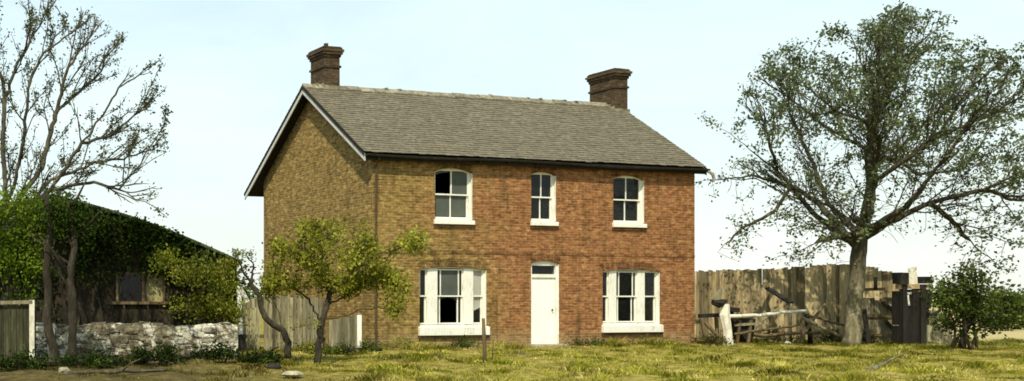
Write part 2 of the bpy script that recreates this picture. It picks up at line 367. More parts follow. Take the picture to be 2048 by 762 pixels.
# windows
def arch_ring(o,name,parent):
    m=MB(); x0,x1,_,zs_,zc=o; a=arc((x0-.0,x1+.0,0,zs_,zc),max(8,int((x1-x0)/.08)))
    xm=(x0+x1)/2
    for (xa,za),(xb,zb_) in zip(a,a[1:]):
        da=Vector((xa-xm,0,2.2)).normalized()*.21; db=Vector((xb-xm,0,2.2)).normalized()*.21; y=-.006-random.uniform(0,.006)
        p=[(xa+.004,za),(xb-.004,zb_),(xb-.004+db.x,zb_+db.z),(xa+.004+da.x,za+da.z)]
        m.hexa([(p[0][0],y,p[0][1]),(p[1][0],y,p[1][1]),(p[1][0],.02,p[1][1]),(p[0][0],.02,p[0][1]),(p[3][0],y,p[3][1]),(p[2][0],y,p[2][1]),(p[2][0],.02,p[2][1]),(p[3][0],.02,p[3][1])],0,random.uniform(.45,.85))
    return hb(m,name,brick,parent)
def arch_head(m,x0,x1,z1,zc,y0,y1,t):
    a=arc((x0,x1,0,z1,zc),14)
    for (xa,za),(xb,zb_) in zip(a,a[1:]):
        m.hexa([(xa,y0+.004,za-t*.7),(xb,y0+.004,zb_-t*.7),(xb,y1,zb_-t*.7),(xa,y1,za-t*.7),(xa,y0+.004,za+.03),(xb,y0+.004,zb_+.03),(xb,y1,zb_+.03),(xa,y1,za+.03)])
def frame_box(m,x0,x1,z0,z1,zc,y0,y1,t):
    m.box(x0,x0+t,y0,y1,z0,z1); m.box(x1-t,x1,y0,y1,z0,z1); m.box(x0+t,x1-t,y0,y1,z0,z0+t*.9); arch_head(m,x0,x1,z1,zc,y0,y1,t)
def rect_sash(m,x0,x1,z0,z1,y,s=.045,bars=()):
    m.box(x0,x0+s,y,y+.04,z0,z1); m.box(x1-s,x1,y,y+.04,z0,z1); m.box(x0+s,x1-s,y+.002,y+.04,z0,z0+s*1.1); m.box(x0+s,x1-s,y+.002,y+.04,z1-s,z1)
    for bx in bars: m.box(bx-.016,bx+.016,y+.006,y+.034,z0+s,z1-s)
def pane_quad(m,x0,x1,z0,z1,y): m.poly([(x0,y,z0),(x1,y,z0),(x1,y+random.uniform(-.004,.004),z1),(x0,y,z1)])
def sill(o,parent,ext,t,deep):
    m=MB(); x0,x1,z0=o[0],o[1],o[2]
    c=[(x0-ext,-deep,z0-t),(x1+ext,-deep,z0-t),(x1+ext,.09,z0-t),(x0-ext,.09,z0-t),(x0-ext,-deep,z0-.02),(x1+ext,-deep,z0-.02),(x1+ext,.09,z0+.012),(x0-ext,.09,z0+.012)]
    m.hexa(c); s=hb(m,'sill',white,parent,bevel=.008)
    m=MB(); m.box(x0-ext-.01,x1+ext+.01,-deep*.55,.02,z0-t-.07,z0-t-.004,0,.35); hb(m,'shaded_sill_course',brick,parent)  # course tinted dark: the shadow under the sill put into its colour
def reveal(m,o):   # painted lining of the right and left reveals
    x0,x1,z0,zs_,zc=o
    m.box(x1-.012,x1-.003,.004,.085,z0+.01,zs_-.01)
def small_window(o,glass,missing=None,label=None):
    x0,x1,z0,z1,zc=o; m=MB(); frame_box(m,x0,x1,z0,z1,zc,.085,.19,.05); reveal(m,o); f=hb(m,'window',white)
    if label: f['label']=label
    xa,xb=x0+.05,x1-.05; zs_=z1; z1=zc; zm=(z0+z1)/2-.01; xm=(xa+xb)/2
    m=MB(); rect_sash(m,xa,xb,zm-.02,z1-.035,.105,.034,(xm,)); hb(m,'upper_sash',white,f)
    m=MB(); rect_sash(m,xa,xb,z0+.045,zm+.025,.147,.034,(xm,)); hb(m,'lower_sash',white,f)
    p=MB()
    if missing!='tl': pane_quad(p,xa+.03,xm-.01,zm,z1-.08,.125)
    pane_quad(p,xm+.01,xb-.03,zm,z1-.08,.126); pane_quad(p,xa+.03,xm-.01,z0+.1,zm,.167); pane_quad(p,xm+.01,xb-.03,z0+.1,zm,.168)
    if missing=='tl':   # a shard left along the arch
        p.poly([(xa+.03,.125,z1-.08),(xa+.03,.125,z1-.20),(xa+.2,.125,z1-.13),(xm-.01,.125,z1-.09),(xm-.01,.125,z1-.08)])
    hb(p,'pane',glass,f); sill(o,f,.035,.125,.075); arch_ring(o,'brick_arch',f); return f
small_window(OPEN['UL'],glass_dirty,'tl','upper window with its top left pane missing')
small_window(OPEN['UM'],glass_dark); small_window(OPEN['UR'],glass_dark)
def wide_window(o,m1,m2,broken):
    x0,x1,z0,z1,zc=o; m=MB(); frame_box(m,x0,x1,z0,z1,zc,.07,.19,.05); reveal(m,o)
    for a,b in (m1,m2): m.box(a,b,.055,.17,z0+.05,zc-.045)
    f=hb(m,'window',white,bevel=.004); z1=zc-.01; zm=(z0+z1)/2+.02
    if broken: f['label']='wide window with broken lower centre pane, pale curtain and painted-in reflection'
    lights=((x0+.05,m1[0]),(m1[1],m2[0]),(m2[1],x1-.05)); up=MB(); lo=MB(); p=MB()
    for i,(a,b) in enumerate(lights):
        bars=(a+.125,b-.125) if i==1 else ()
        rect_sash(up,a,b,zm-.02,z1-.05,.10,.032,bars); rect_sash(lo,a,b,z0+.06,zm+.025,.142,.032,bars)
        if broken and i==2:
            pp_=MB(); pane_quad(pp_,a+.02,b-.02,zm,z1-.03,.12); pp_.poly([(a+.02,.161,zm),(a+.02,.161,zm-.42),(b-.02,.161,zm-.30),(b-.02,.161,zm)]); hb(pp_,'painted_reflection_pane',glass_pale,f)  # pale upper part of the light: painted reflection with a slanting lower edge
            p.poly([(a+.02,.162,z0+.09),(b-.02,.162,z0+.09),(b-.02,.162,zm-.305),(a+.02,.162,zm-.425)]); continue
        if broken and i==1:
            pp_=MB(); pane_quad(pp_,a+.125,b-.125,zm,z1-.03,.1205); hb(pp_,'dusty_pane',glass_dirty,f); pane_quad(p,a+.02,a+.125,zm,z1-.03,.12); pane_quad(p,b-.125,b-.02,zm,z1-.03,.12)
        else: pane_quad(p,a+.02,b-.02,zm,z1-.03,.12)
        if broken and i==1:
            pane_quad(p,a+.02,a+.125,z0+.09,zm,.16); pane_quad(p,b-.125,b-.02,z0+.09,zm,.16)
            p.poly([(a+.125,.16,zm),(a+.125,.16,zm-.16),(a+.22,.16,zm-.07),(a+.40,.16,zm-.045),(b-.22,.16,zm-.09),(b-.125,.16,zm-.20),(b-.125,.16,zm)])
        else: pane_quad(p,a+.02,b-.02,z0+.09,zm,.162)
    hb(up,'upper_sash',white,f); hb(lo,'lower_sash',white,f); hb(p,'pane',glass_dirty if False else glass_dark,f)
    if broken:
        c=MB(); a,b=lights[2]
        for i in range(8):
            xa=a+.01+(b-a-.02)*i/8; xb=a+.01+(b-a-.02)*(i+1)/8; c.poly([(xa,.215+.02*(i%2),z1-.55-.09*i if i<5 else z0+.5),(xb,.215+.02*((i+1)%2),z1-.55-.09*(i+1) if i<4 else z0+.5),(xb,.215+.02*((i+1)%2),z1-.08),(xa,.215+.02*(i%2),z1-.08)])
        hb(c,'curtain',cloth_m,f)
        c=MB(); a,b=lights[1]; c.poly([(a,.24,zm+.02),(b,.23,zm+.02),(b,.24,z1-.05),(a,.23,z1-.05)],0,.22); hb(c,'blind',cloth_m,f)
    sill(o,f,.04,.235 if broken else .22,.10); arch_ring(o,'brick_arch',f); return f
wide_window(OPEN['LL'],(1.672,1.98),(2.79,3.09),True); wide_window(OPEN['LR'],(7.53,7.78),(8.51,8.765),False)
# door
o=OPEN['DR']; x0,x1,z0,z1,zc=o
m=MB(); t=.07; m.box(x0,x0+t,.05,.2,z0,z1); m.box(x1-t,x1,.05,.2,z0,z1); m.box(x0+.002,x1-.002,.055,.2,z1-.05,zc); m.box(x0+t,x1-t,.045,.2,1.86,1.955); reveal(m,o)
fr=hb(m,'door_frame',white)
m=MB(); m.poly([(x0+t,.12,1.955),(x1-t,.12,1.955),(x1-t,.12,z1-.05),(x0+t,.12,z1-.05)]); hb(m,'transom_pane',glass_dark,fr); arch_ring(o,'brick_arch',fr)
m=MB(); m.box(x0+t+.004,x1-t-.004,.085,.125,z0+.012,1.852)
for k in range(6):
    xa=x0+t+.006+(x1-x0-2*t-.012)*k/6; m.box(xa+.002,xa+(x1-x0-2*t-.012)/6-.002,.079,.086,.03,1.83)
dr=hb(m,'door',white_door,bevel=.002)
m=MB(); m.tube([(5.62,.085,.98),(5.62,.055,.98),(5.62,.045,.98),(5.62,.025,.98)],[.012,.012,.026,.02],10); hb(m,'handle',metal_dark,dr,smooth=True)
m=MB(); m.box(x0-.12,x1+.12,-.30,.05,-.12,.045,0,1,j=.01); hb(m,'doorstep',stone_plain,bevel=.012)

# ------------------------------------------------------------------ vegetation tools
def colonize(nodes,par,att,step,kill,infl,iters,trop=(0,0,.1),seed=0,maxn=9000):
    r=np.random.default_rng(seed); N=[np.array(n,float) for n in nodes]; P=list(par); A=np.array(att); trop=np.array(trop)
    arr=np.array(N); d=np.linalg.norm(A[:,None]-arr[None],axis=2); near=d.argmin(1); nd=d.min(1); alive=nd>kill
    seen=set()
    for it in range(iters):
        idx=np.where(alive&(nd<infl))[0]
        if len(idx)==0 or len(N)>maxn: break
        arr=np.array(N); acc={}
        dirs=A[idx]-arr[near[idx]]; dirs/=np.linalg.norm(dirs,axis=1)[:,None]+1e-9
        for i,dv in zip(near[idx],dirs): acc[i]=acc.get(i,0)+dv
        new=[]
        for i,dv in acc.items():
            dv=dv/(np.linalg.norm(dv)+1e-9)+trop+r.normal(0,.16,3); dv/=np.linalg.norm(dv)+1e-9
            p=N[i]+dv*step; k=(i,round(p[0],1),round(p[1],1),round(p[2],1))
            if k in seen: continue
            seen.add(k); new.append((p,i))
        if not new: break
        b=len(N)
        for p,i in new: N.append(p); P.append(i)
        na=np.array([p for p,_ in new]); dd=np.linalg.norm(A[:,None]-na[None],axis=2); j=dd.argmin(1); dm=dd.min(1)
        up=dm<nd; near[up]=b+j[up]; nd[up]=dm[up]; alive&=nd>kill
    return np.array(N),P
def densify(pts,step):
    out=[np.array(pts[0])]
    for a,b in zip(pts,pts[1:]):
        a=np.array(a);b=np.array(b); n=max(1,int(round(np.linalg.norm(b-a)/step)))
        for i in range(1,n+1): out.append(a+(b-a)*i/n)
    return out
def skeleton(limbs,step,jit,seed):
    """limbs: list of (parent_limb_index or None, [points]); a limb starts at the nearest node of its parent"""
    r=np.random.default_rng(seed); N=[];P=[];owner=[]
    for li,(pl,pts) in enumerate(limbs):
        d=densify(pts,step)
        if pl is None: N.append(d[0]);P.append(-1);owner.append(li);prev=len(N)-1
        else:
            c=[i for i,o in enumerate(owner) if o==pl]; prev=min(c,key=lambda i:np.linalg.norm(N[i]-d[0]))
        for q in d[1:]:
            N.append(q+r.normal(0,jit,3)); P.append(prev); owner.append(li); prev=len(N)-1
    return N,P
def tree_mesh(N,P,tip,trunk_r,flare=1.5,flare_h=.5,wob=.05,minr=None):
    n=len(N); ch=[[] for _ in range(n)]
    for i,p in enumerate(P):
        if p>=0: ch[p].append(i)
    cnt=np.zeros(n)
    for i in range(n-1,-1,-1):
        cnt[i]=max(1,sum(cnt[c] for c in ch[i]))
    e=math.log(max(2,cnt[0]))/math.log(trunk_r/tip); rad=tip*cnt**(1/e)
    rad=rad if minr is None else np.maximum(rad,minr)
    z0=N[0][2]; mb=MB(); roots=[i for i in range(n) if P[i]<0]
    fl=lambda i: rad[i]*(1+(flare-1)*math.exp(-max(0,N[i][2]-z0)/flare_h*1.6))
    st=[(r,None) for r in roots]
    while st:
        s,pp=st.pop(); pts=[];rr=[]
        if pp is not None: pts.append(N[pp]); rr.append(min(rad[pp],rad[s]*1.25))
        c=s
        while True:
            pts.append(N[c]); rr.append(fl(c))
            if not ch[c]: break
            k=max(ch[c],key=lambda q:cnt[q])
            for q in ch[c]:
                if q!=k: st.append((q,c))
            c=k
        rr[-1]*=.6
        if len(pts)>1: mb.tube(pts,rr,10 if max(rr)>.08 else (6 if max(rr)>.02 else 4),wob=wob if max(rr)>.03 else 0)
    return mb,rad,ch
def leaf_quads(C,size,seed,aspect=.6,droop=0.0,sizevar=.35,tlo=.6,thi=1.35,clump=None):
    r=np.random.default_rng(seed); n=len(C)
    a=r.normal(size=(n,3)); a[:,2]-=droop; a/=np.linalg.norm(a,axis=1)[:,None]
    b=r.normal(size=(n,3)); b-=a*(a*b).sum(1)[:,None]; b/=np.linalg.norm(b,axis=1)[:,None]
    c=np.cross(a,b)
    s=size*(1+r.uniform(-sizevar,sizevar,n))[:,None]
    p0=C-a*s*.5; p2=C+a*s*.5+c*s*.12; p1=C+b*s*aspect*.5; p3=C-b*s*aspect*.5
    V=np.stack([p0,p1,p2,p3],1).reshape(-1,3); Fq=np.arange(4*n).reshape(n,4)
    t=r.uniform(tlo,thi,n)
    if clump is not None: t=t*clump
    return V,Fq,t
def in_poly(x,y,pg):
    c=False; j=len(pg)-1
    for i in range(len(pg)):
        if (pg[i][1]>y)!=(pg[j][1]>y) and x<(pg[j][0]-pg[i][0])*(y-pg[i][1])/(pg[j][1]-pg[i][1])+pg[i][0]: c=not c
        j=i
    return c
def fan(limbs,centre,inside,seed,step=.16,p1=.62,l1=(.8,1.9),p2=.46,l2=(.4,1.0),p3=.36,l3=(.16,.42),start=.30):
    r=np.random.default_rng(seed); N,P=skeleton(limbs,step,.014,seed); n0=len(N); lim=[]
    kids={}
    for i,p in enumerate(P): kids.setdefault(p,[]).append(i)
    def shoot(i,tan,length,up,spread,level):
        p=N[i]; rad=p-centre; rad/=np.linalg.norm(rad)+1e-6
        d=tan*.8+rad*.5+r.normal(0,spread,3)+np.array([0,0,up]); d/=np.linalg.norm(d); prev=i; st=step*(1 if level==1 else .8); out=[]
        for k in range(max(1,int(length/st))):
            d=d+r.normal(0,.11,3)+np.array([0,0,.035]); d/=np.linalg.norm(d); q=N[prev]+d*st
            if not inside(q): break
            N.append(q); P.append(prev); prev=len(N)-1; out.append((prev,d.copy()))
        return out
    cnt=0; lv1=[]
    for i in range(n0):
        if P[i]<0: continue
        if np.linalg.norm(N[i]-centre)<start*3.2 or N[i][2]<centre[2]-.1: continue
        t=N[i]-N[P[i]]; t/=np.linalg.norm(t)+1e-9
        for _ in range(2):
            if r.random()<p1*.62: lv1+=shoot(i,t,r.uniform(*l1),.12,.46,1)
        if i not in kids: 
            for _ in range(3): lv1+=shoot(i,t,r.uniform(*l1),.1,.3,1)
    lv2=[]
    for i,d in lv1:
        if r.random()<p2: lv2+=shoot(i,d,r.uniform(*l2),.08,.50,2)
    for i,d in lv2:
        if r.random()<p3: shoot(i,d,r.uniform(*l3),.05,.55,3)
    return N,P
def make_tree(name,label,cat,limbs,att,step,kill,infl,tip,trunk_r,bark_mat,leaf_mat,leaf_n,leaf_size,spread,seed,thr=.012,jit=.02,flare=1.5,group=None,iters=90,trop=(0,0,.1),aspect=.6,gapf=2.2,NP=None,gapa=.9,minr=None,centre=None):
    N,P=NP or skeleton(limbs,step,jit,seed)
    if att is not None and len(att): N,P=colonize(N,P,att,step,kill,infl,iters,trop,seed)
    N=np.array(N)
    root=thing(name,(N[0][0],N[0][1],0),label,cat,group)
    mb,rad,ch=tree_mesh(N,P,tip,trunk_r,flare,minr=minr)
    mb.build('trunk',bark_mat,root,smooth=True)
    thin=np.where(rad<thr)[0]
    if leaf_n:
        r=np.random.default_rng(seed+5); kf=r.normal(0,gapf,(10,3)); ph=r.uniform(0,6.28,10); fld=np.sin(N[thin]@kf.T+ph).sum(1)/10**.5; wgt=np.clip(fld*gapa+.45,.03,1.6); vox=np.floor(N[thin]/.55).astype(int); _,iv,cv=np.unique(vox,axis=0,return_inverse=True,return_counts=True); wgt=wgt/cv[iv.ravel()]**.85
        if centre is not None: wgt=wgt*np.clip((np.linalg.norm(N[thin]-centre,axis=1)-.7)/3.2,.02,1.3)
        pick=r.choice(thin,leaf_n,p=wgt/wgt.sum()); tone=np.random.default_rng(seed+9).uniform(.55,1.3,len(N))
        par=np.array(P); u=r.uniform(0,1,leaf_n)[:,None]; C=N[pick]*(1-u)+N[np.maximum(par[pick],0)]*u+r.normal(0,spread,(leaf_n,3))
        V,Fq,t=leaf_quads(C,leaf_size,seed+1,aspect,clump=tone[pick]); raw_mesh('crown',V,Fq,t,leaf_mat,root)
    return root,N,rad
def blobs(lst,n,seed,Y0,depth=1.0,surface=.0):
    """attraction points inside ellipsoids sighted as (px,py,rx,ry[,dY])"""
    r=np.random.default_rng(seed); ar=np.array([b[2]*b[3] for b in lst],float); pr=ar/ar.sum(); out=[]
    for k in r.choice(len(lst),n,p=pr):
        b=lst[k]; d=r.normal(size=3); d/=np.linalg.norm(d); q=d*(r.uniform(surface,1)**(1/2.2))
        dy=(b[4] if len(b)>4 else 0); s=Y0/F_PX
        c=U(b[0],b[1],Y0); out.append([c[0]+q[0]*b[2]*s, c[1]+dy+q[1]*max(b[2],b[3])*s*depth, c[2]+q[2]*b[3]*s])
    return np.array(out)
def shrub(name,label,base,lst,Y0,nleaf,size,leaf_mat,stem_mat,seed,nstem=9,nclump=40,cl=.16,cat='shrub',group=None,depth=.8,stem_r=.03,stem_t=1.0):
    r=np.random.default_rng(seed); cc=blobs(lst,nclump,seed,Y0,depth,.3); cc=cc[cc[:,2]>.06]
    root=thing(name,base,label,cat,group); mb=MB(); base=np.array(base,float)
    for i in range(min(nstem,len(cc))):
        e=cc[i]; b=base+np.array([r.uniform(-.25,.25),r.uniform(-.25,.25),-.05]); mid=(b+e)/2+np.array([(b[0]-e[0])*.15,0,.15*(e[2]-b[2])])
        q=(b+mid)/2+r.normal(0,.04,3); w_=(mid+e)/2+r.normal(0,.05,3)
        mb.tube([b,q,mid,w_,e],[stem_r,stem_r*.85,stem_r*.65,stem_r*.45,stem_r*.2],6,wob=.1)
        for k in range(4):
            s=(mid,w_)[k%2]; tq=e+r.normal(0,.15,3); mb.tube([s,(s+tq)/2+r.normal(0,.04,3),tq],[stem_r*.4,stem_r*.3,.004],4)
    mb.build('stem',stem_mat,root,smooth=True)
    tone=r.uniform(.5,1.35,len(cc)); pick=r.integers(0,len(cc),nleaf); C=cc[pick]+r.normal(0,cl,(nleaf,3))*np.array([1,1,.8]); ok=C[:,2]>.03; C=C[ok]; pick=pick[ok]
    V,Fq,t=leaf_quads(C,size,seed+2,.62,clump=tone[pick]); raw_mesh('foliage',V,Fq,t,leaf_mat,root); return root

def M_treebark():
    m,nt,p,_=newmat('lichened_bark'); tc=nn(nt,'ShaderNodeTexCoord'); P=tc.outputs['Object']; v=stretch(nt,P,(1,1,.3)); n=noise(nt,v,7,6,.7)
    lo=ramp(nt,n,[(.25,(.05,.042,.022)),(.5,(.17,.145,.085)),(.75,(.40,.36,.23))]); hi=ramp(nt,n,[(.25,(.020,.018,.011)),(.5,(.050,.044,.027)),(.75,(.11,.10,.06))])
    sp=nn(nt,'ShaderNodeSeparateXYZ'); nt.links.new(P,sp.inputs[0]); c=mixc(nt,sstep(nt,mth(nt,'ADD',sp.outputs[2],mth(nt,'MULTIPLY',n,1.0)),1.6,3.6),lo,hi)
    nt.links.new(tinted(nt,c),p.inputs['Base Color']); p.inputs['Roughness'].default_value=.95; p.inputs['Specular IOR Level'].default_value=.1; bump(nt,p,n,.9,.03); return m
bark_tree=M_treebark()
leaf_grey=M_leaf('spring_leaf_grey_green',(.062,.082,.034),(.125,.155,.066),(.20,.225,.105),.4)
leaf_olive=M_leaf('apple_leaf',(.095,.108,.010),(.25,.255,.030),(.45,.43,.085),.4)
leaf_bright=M_leaf('bright_leaf',(.05,.085,.008),(.13,.20,.018),(.27,.33,.04),.4)
leaf_gold=M_leaf('sunlit_shrub_leaf',(.09,.105,.010),(.20,.21,.026),(.36,.34,.06),.4)
leaf_dark=M_leaf('ivy_leaf',(.010,.019,.004),(.026,.044,.008),(.058,.088,.016),.2)
leaf_bush=M_leaf('bush_leaf',(.026,.042,.008),(.070,.096,.020),(.15,.175,.042),.3)
leaf_scrub=M_leaf('dry_scrub_leaf',(.040,.038,.012),(.085,.078,.026),(.15,.13,.05),.3)
leaf_bud=M_leaf('budding_leaf',(.060,.068,.032),(.105,.115,.054),(.15,.16,.08),.35)

# ------------------------------------------------------------------ the big spreading tree on the right
Yt=30.0
def T(px,py,d=0): return U(px,py,Yt)+np.array([0,d,0])*1.0
base=U(1702,690,Yt); base[2]=-.05
limbs=[(None,[base,T(1708,620),T(1714,550),T(1719,490),T(1723,462)]),
 (0,[T(1721,480),T(1714,420,-.3),T(1716,370,-.6),T(1701,315,-.9),T(1694,243,-1.2),T(1662,177,-1.5),T(1634,140,-1.6),T(1608,95,-1.8)]),
 (1,[T(1701,315,-.9),T(1722,230,-.5),T(1736,160,-.4),T(1748,80,-.2)]),
 (0,[T(1723,462),T(1752,428,.3),T(1768,365,.5),T(1775,310,.7),T(1784,243,.8),T(1830,185,1.0),T(1858,110,1.2),T(1872,50,1.2)]),
 (3,[T(1784,243,.8),T(1793,150,.2),T(1800,60,0)]),
 (3,[T(1768,365,.5),T(1839,282,-.6),T(1872,195,-1.1),T(1922,144,-1.4),T(1968,98,-1.7)]),
 (0,[T(1726,475),T(1750,446,-.6),T(1787,413,-1.3),T(1852,394,-2.0),T(1905,418,-2.5),T(1970,462,-3.0),T(2030,500,-3.1)]),
 (6,[T(1852,394,-2.0),T(1930,350,-2.2),T(2010,290,-2.3),T(2080,240,-2.3)]),
 (3,[T(1775,310,.7),T(1880,300,1.8),T(1980,230,2.6),T(2070,160,3.0)]),
 (0,[T(1718,500),T(1690,440,.4),T(1666,394,.8),T(1634,365,1.1),T(1577,338,1.6),T(1487,346,2.2),T(1440,384,2.5)]),
 (0,[T(1716,515),T(1685,452,-.7),T(1642,442,-1.2),T(1590,465,-1.8),T(1537,494,-2.2)]),
 (0,[T(1717,500),T(1680,420,1.1),T(1640,330,1.8),T(1575,250,2.4),T(1510,200,2.6)]),
 (1,[T(1716,370,-.6),T(1660,300,-1.9),T(1590,270,-2.6),T(1520,260,-3.0)]),
 (0,[T(1722,470),T(1735,400,1.6),T(1750,300,2.6),T(1720,190,3.0),T(1700,110,3.1)]),
 (0,[T(1723,468),T(1745,420,-1.3),T(1760,330,-2.4),T(1800,230,-3.0),T(1850,160,-3.2)])]
outline=[(1398,392),(1425,345),(1475,318),(1560,318),(1600,300),(1545,292),(1505,262),(1478,215),(1482,170),(1530,118),(1588,78),(1640,52),(1700,62),(1742,36),(1790,14),(1850,12),(1905,38),(1945,72),(1985,100),(2050,125),(2110,190),(2135,300),(2140,420),(2110,520),(2030,560),(1920,545),(1820,520),(1775,470),(1715,470),(1690,525),(1600,530),(1480,535),(1462,495),(1500,440),(1580,425),(1570,395),(1480,385),(1420,420)]
def in_crown(q):
    k=F_PX/q[1]; px,py=CX+q[0]*k,HY-(q[2]-EYE)*k
    if not in_poly(px,py,outline): return False
    dy=q[1]-Yt; return abs(dy)<3.9*math.sqrt(max(.05,1-((px-1780)/430)**2*.8-((py-280)/330)**2*.6))
limbs+=[(1,[T(1701,315,-.9),T(1650,262,-.2),T(1590,190,.3),T(1545,150,.5)]),(3,[T(1784,243,.8),T(1850,210,2.0),T(1920,120,2.4),T(1945,90,2.4)]),
 (5,[T(1839,282,-.6),T(1920,240,-1.2),T(1990,170,-1.4),T(2040,140,-1.4)]),(6,[T(1852,394,-2.0),T(1940,410,-1.4),T(2040,400,-1.0),T(2110,380,-.8)]),
 (9,[T(1634,365,1.1),T(1600,420,1.2),T(1540,450,1.3),T(1490,500,1.3)]),(11,[T(1640,330,1.8),T(1600,300,1.2),T(1560,225,.8),T(1500,195,.6)]),
 (6,[T(1787,413,-1.3),T(1850,450,-1.0),T(1900,495,-.8),T(1960,530,-.6)]),(8,[T(1880,300,1.8),T(1960,330,2.2),T(2060,320,2.3)]),
 (4,[T(1793,150,.2),T(1822,90,-.3),T(1838,30,-.5)]),(0,[T(1719,500),T(1690,470,-.2),T(1650,480,.2),T(1600,510,.4)])]
Nf,Pf=fan(limbs,T(1725,470),in_crown,21,l1=(.7,1.7),p1=.75)
rg=np.random.default_rng(8); fill=[]
while len(fill)<2000:
    q=T(rg.uniform(1395,2140),rg.uniform(14,560)); q[1]+=rg.uniform(-3.8,3.8); q[0]*=q[1]/Yt; q[2]=EYE+(q[2]-EYE)*q[1]/Yt
    if in_crown(q): fill.append(q)
for x0_,x1_,y0_,y1_,n_ in ((1450,1690,400,545,330),(1800,2110,410,560,380)):
    for _ in range(n_):
        q=T(rg.uniform(x0_,x1_),rg.uniform(y0_,y1_)); q[1]+=rg.uniform(-2.6,2.6); q[0]*=q[1]/Yt; q[2]=EYE+(q[2]-EYE)*q[1]/Yt; fill.append(q)
NP=colonize(Nf,Pf,fill,.16,.30,1.1,40,(0,0,.08),5,14000); NP=(list(NP[0]),NP[1])
ns=len(skeleton(limbs,.16,.014,21)[0]); dn=np.linalg.norm(np.array(NP[0])-T(1725,470),axis=1); minr=np.where((np.arange(len(dn))<ns)&(np.array(NP[0])[:,2]>T(0,480)[2]),np.clip(.105-.0235*dn,.005,1),0)
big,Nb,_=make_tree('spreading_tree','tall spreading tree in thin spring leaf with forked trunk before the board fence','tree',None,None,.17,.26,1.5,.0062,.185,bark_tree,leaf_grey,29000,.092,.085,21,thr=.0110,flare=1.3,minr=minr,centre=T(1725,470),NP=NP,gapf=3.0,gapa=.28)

# left foreground tree: bare, budding limbs against the sky
Yl=23.0
def TL(px,py,d=0): return U(px,py,Yl)+np.array([0,d,0])
b0=U(14,738,Yl); b0[2]=-.05
limbs=[(None,[b0,TL(18,640),TL(10,540),TL(14,460),TL(12,390)]),
 (0,[TL(12,390),TL(4,280,.1),TL(10,190,.2),TL(34,120,.3),TL(70,55,.4),TL(92,5,.4),TL(110,-60,.5)]),
 (1,[TL(10,190,.2),TL(-10,110,.1),TL(-5,30,0),TL(-20,-50,0)]),
 (0,[TL(20,400),TL(48,300,-.5),TL(62,180,-.8),TL(90,125,-.9),TL(150,85,-1.0)]),
 (0,[TL(14,430),TL(80,330,.6),TL(112,205,.9),TL(170,155,1.1),TL(204,118,1.2),TL(214,85,1.2)]),
 (0,[TL(14,450),TL(55,425,-.5),TL(105,385,-.8),TL(165,300,-1.0),TL(205,245,-1.1),TL(235,200,-1.2),TL(262,180,-1.2)]),
 (0,[TL(14,460),TL(60,400,.5),TL(100,350,.8),TL(190,312,1.2),TL(250,300,1.3),TL(312,280,1.3)]),
 (5,[TL(105,385,-.8),TL(190,375,-1.1),TL(235,390,-1.2),TL(268,350,-1.2),TL(310,284,-1.3)]),
 (7,[TL(235,390,-1.2),TL(270,410,-1.3),TL(320,432,-1.3)]),
 (0,[TL(12,480),TL(-10,430,-.7),TL(-40,350,-1.4),TL(-80,250,-1.5)]),
 (5,[TL(165,300,-1.0),TL(210,285,-.7),TL(262,245,-.6)]),
 (4,[TL(112,205,.9),TL(130,130,.7),TL(180,60,.6)])]
def in_left(q):
    k=F_PX/q[1]; px,py=CX+q[0]*k,HY-(q[2]-EYE)*k
    return px<335 and py<470 and abs(q[1]-Yl)<2.6 and (py>.62*px-90)
NPl=fan(limbs,TL(0,470),in_left,33,step=.13,p1=.48,l1=(.4,1.2),l2=(.25,.6),l3=(.12,.3),start=.25,p2=.36,p3=.30)
make_tree('budding_tree','sparse budding tree with bare limbs fanning up against the sky at the left edge','tree',None,None,.13,.2,.9,.0068,.11,bark,leaf_bud,9500,.058,.05,31,thr=.014,flare=1.3,NP=NPl,gapf=3.5,gapa=.35)

# second dark trunk beside it
def stem_tree(name,label,pts,r0,r1,leaf=None,seed=1,mat=bark_dark):
    pts=[np.array(p) for p in pts]; root=thing(name,(pts[0][0],pts[0][1],0),label,'tree'); d=densify(pts,.25); r=np.random.default_rng(seed)
    d=[p+r.normal(0,.015,3) for p in d]; n=len(d); mb=MB(); mb.tube(d,[(r0+(r1-r0)*i/(n-1))*(1.35 if i==0 else 1) for i in range(n)],9,wob=.07)
    for k in range(7):
        s=d[int(n*(.45+.07*k))]; e=s+np.array([r.uniform(-.9,.9),r.uniform(-.5,.5),r.uniform(.3,.9)]); mb.tube([s,(s+e)/2+r.normal(0,.05,3),e],[r1*.7,r1*.5,.008],6)
    if name=='dark_trunked_tree':
        e=[p+r.normal(0,.02,3) for p in densify([U(113,735,Yd)*np.array([1,1,0]),U(104,690,Yd),U(96,630,Yd),U(92,540,Yd),U(100,440,Yd),U(88,390,Yd)],.25)]; mb.tube(e,[r0*(1.1-.5*i/len(e)) for i in range(len(e))],9,wob=.07)
    mb.build('trunk',mat,root,smooth=True); return root,d
Yd=20.5
rt,d=stem_tree('dark_trunked_tree','dark tree with two slim upright stems side by side, before the outbuilding',[U(143,735,Yd)*np.array([1,1,0]),U(146,650,Yd),U(140,560,Yd),U(150,470,Yd),U(135,400,Yd)],.09,.05,seed=4)
C=blobs([(130,420,55,40),(100,440,40,35),(165,450,35,35)],1600,17,Yd,1.0); V,Fq,t=leaf_quads(C,.075,5); raw_mesh('crown',V,Fq,t,leaf_dark,rt)

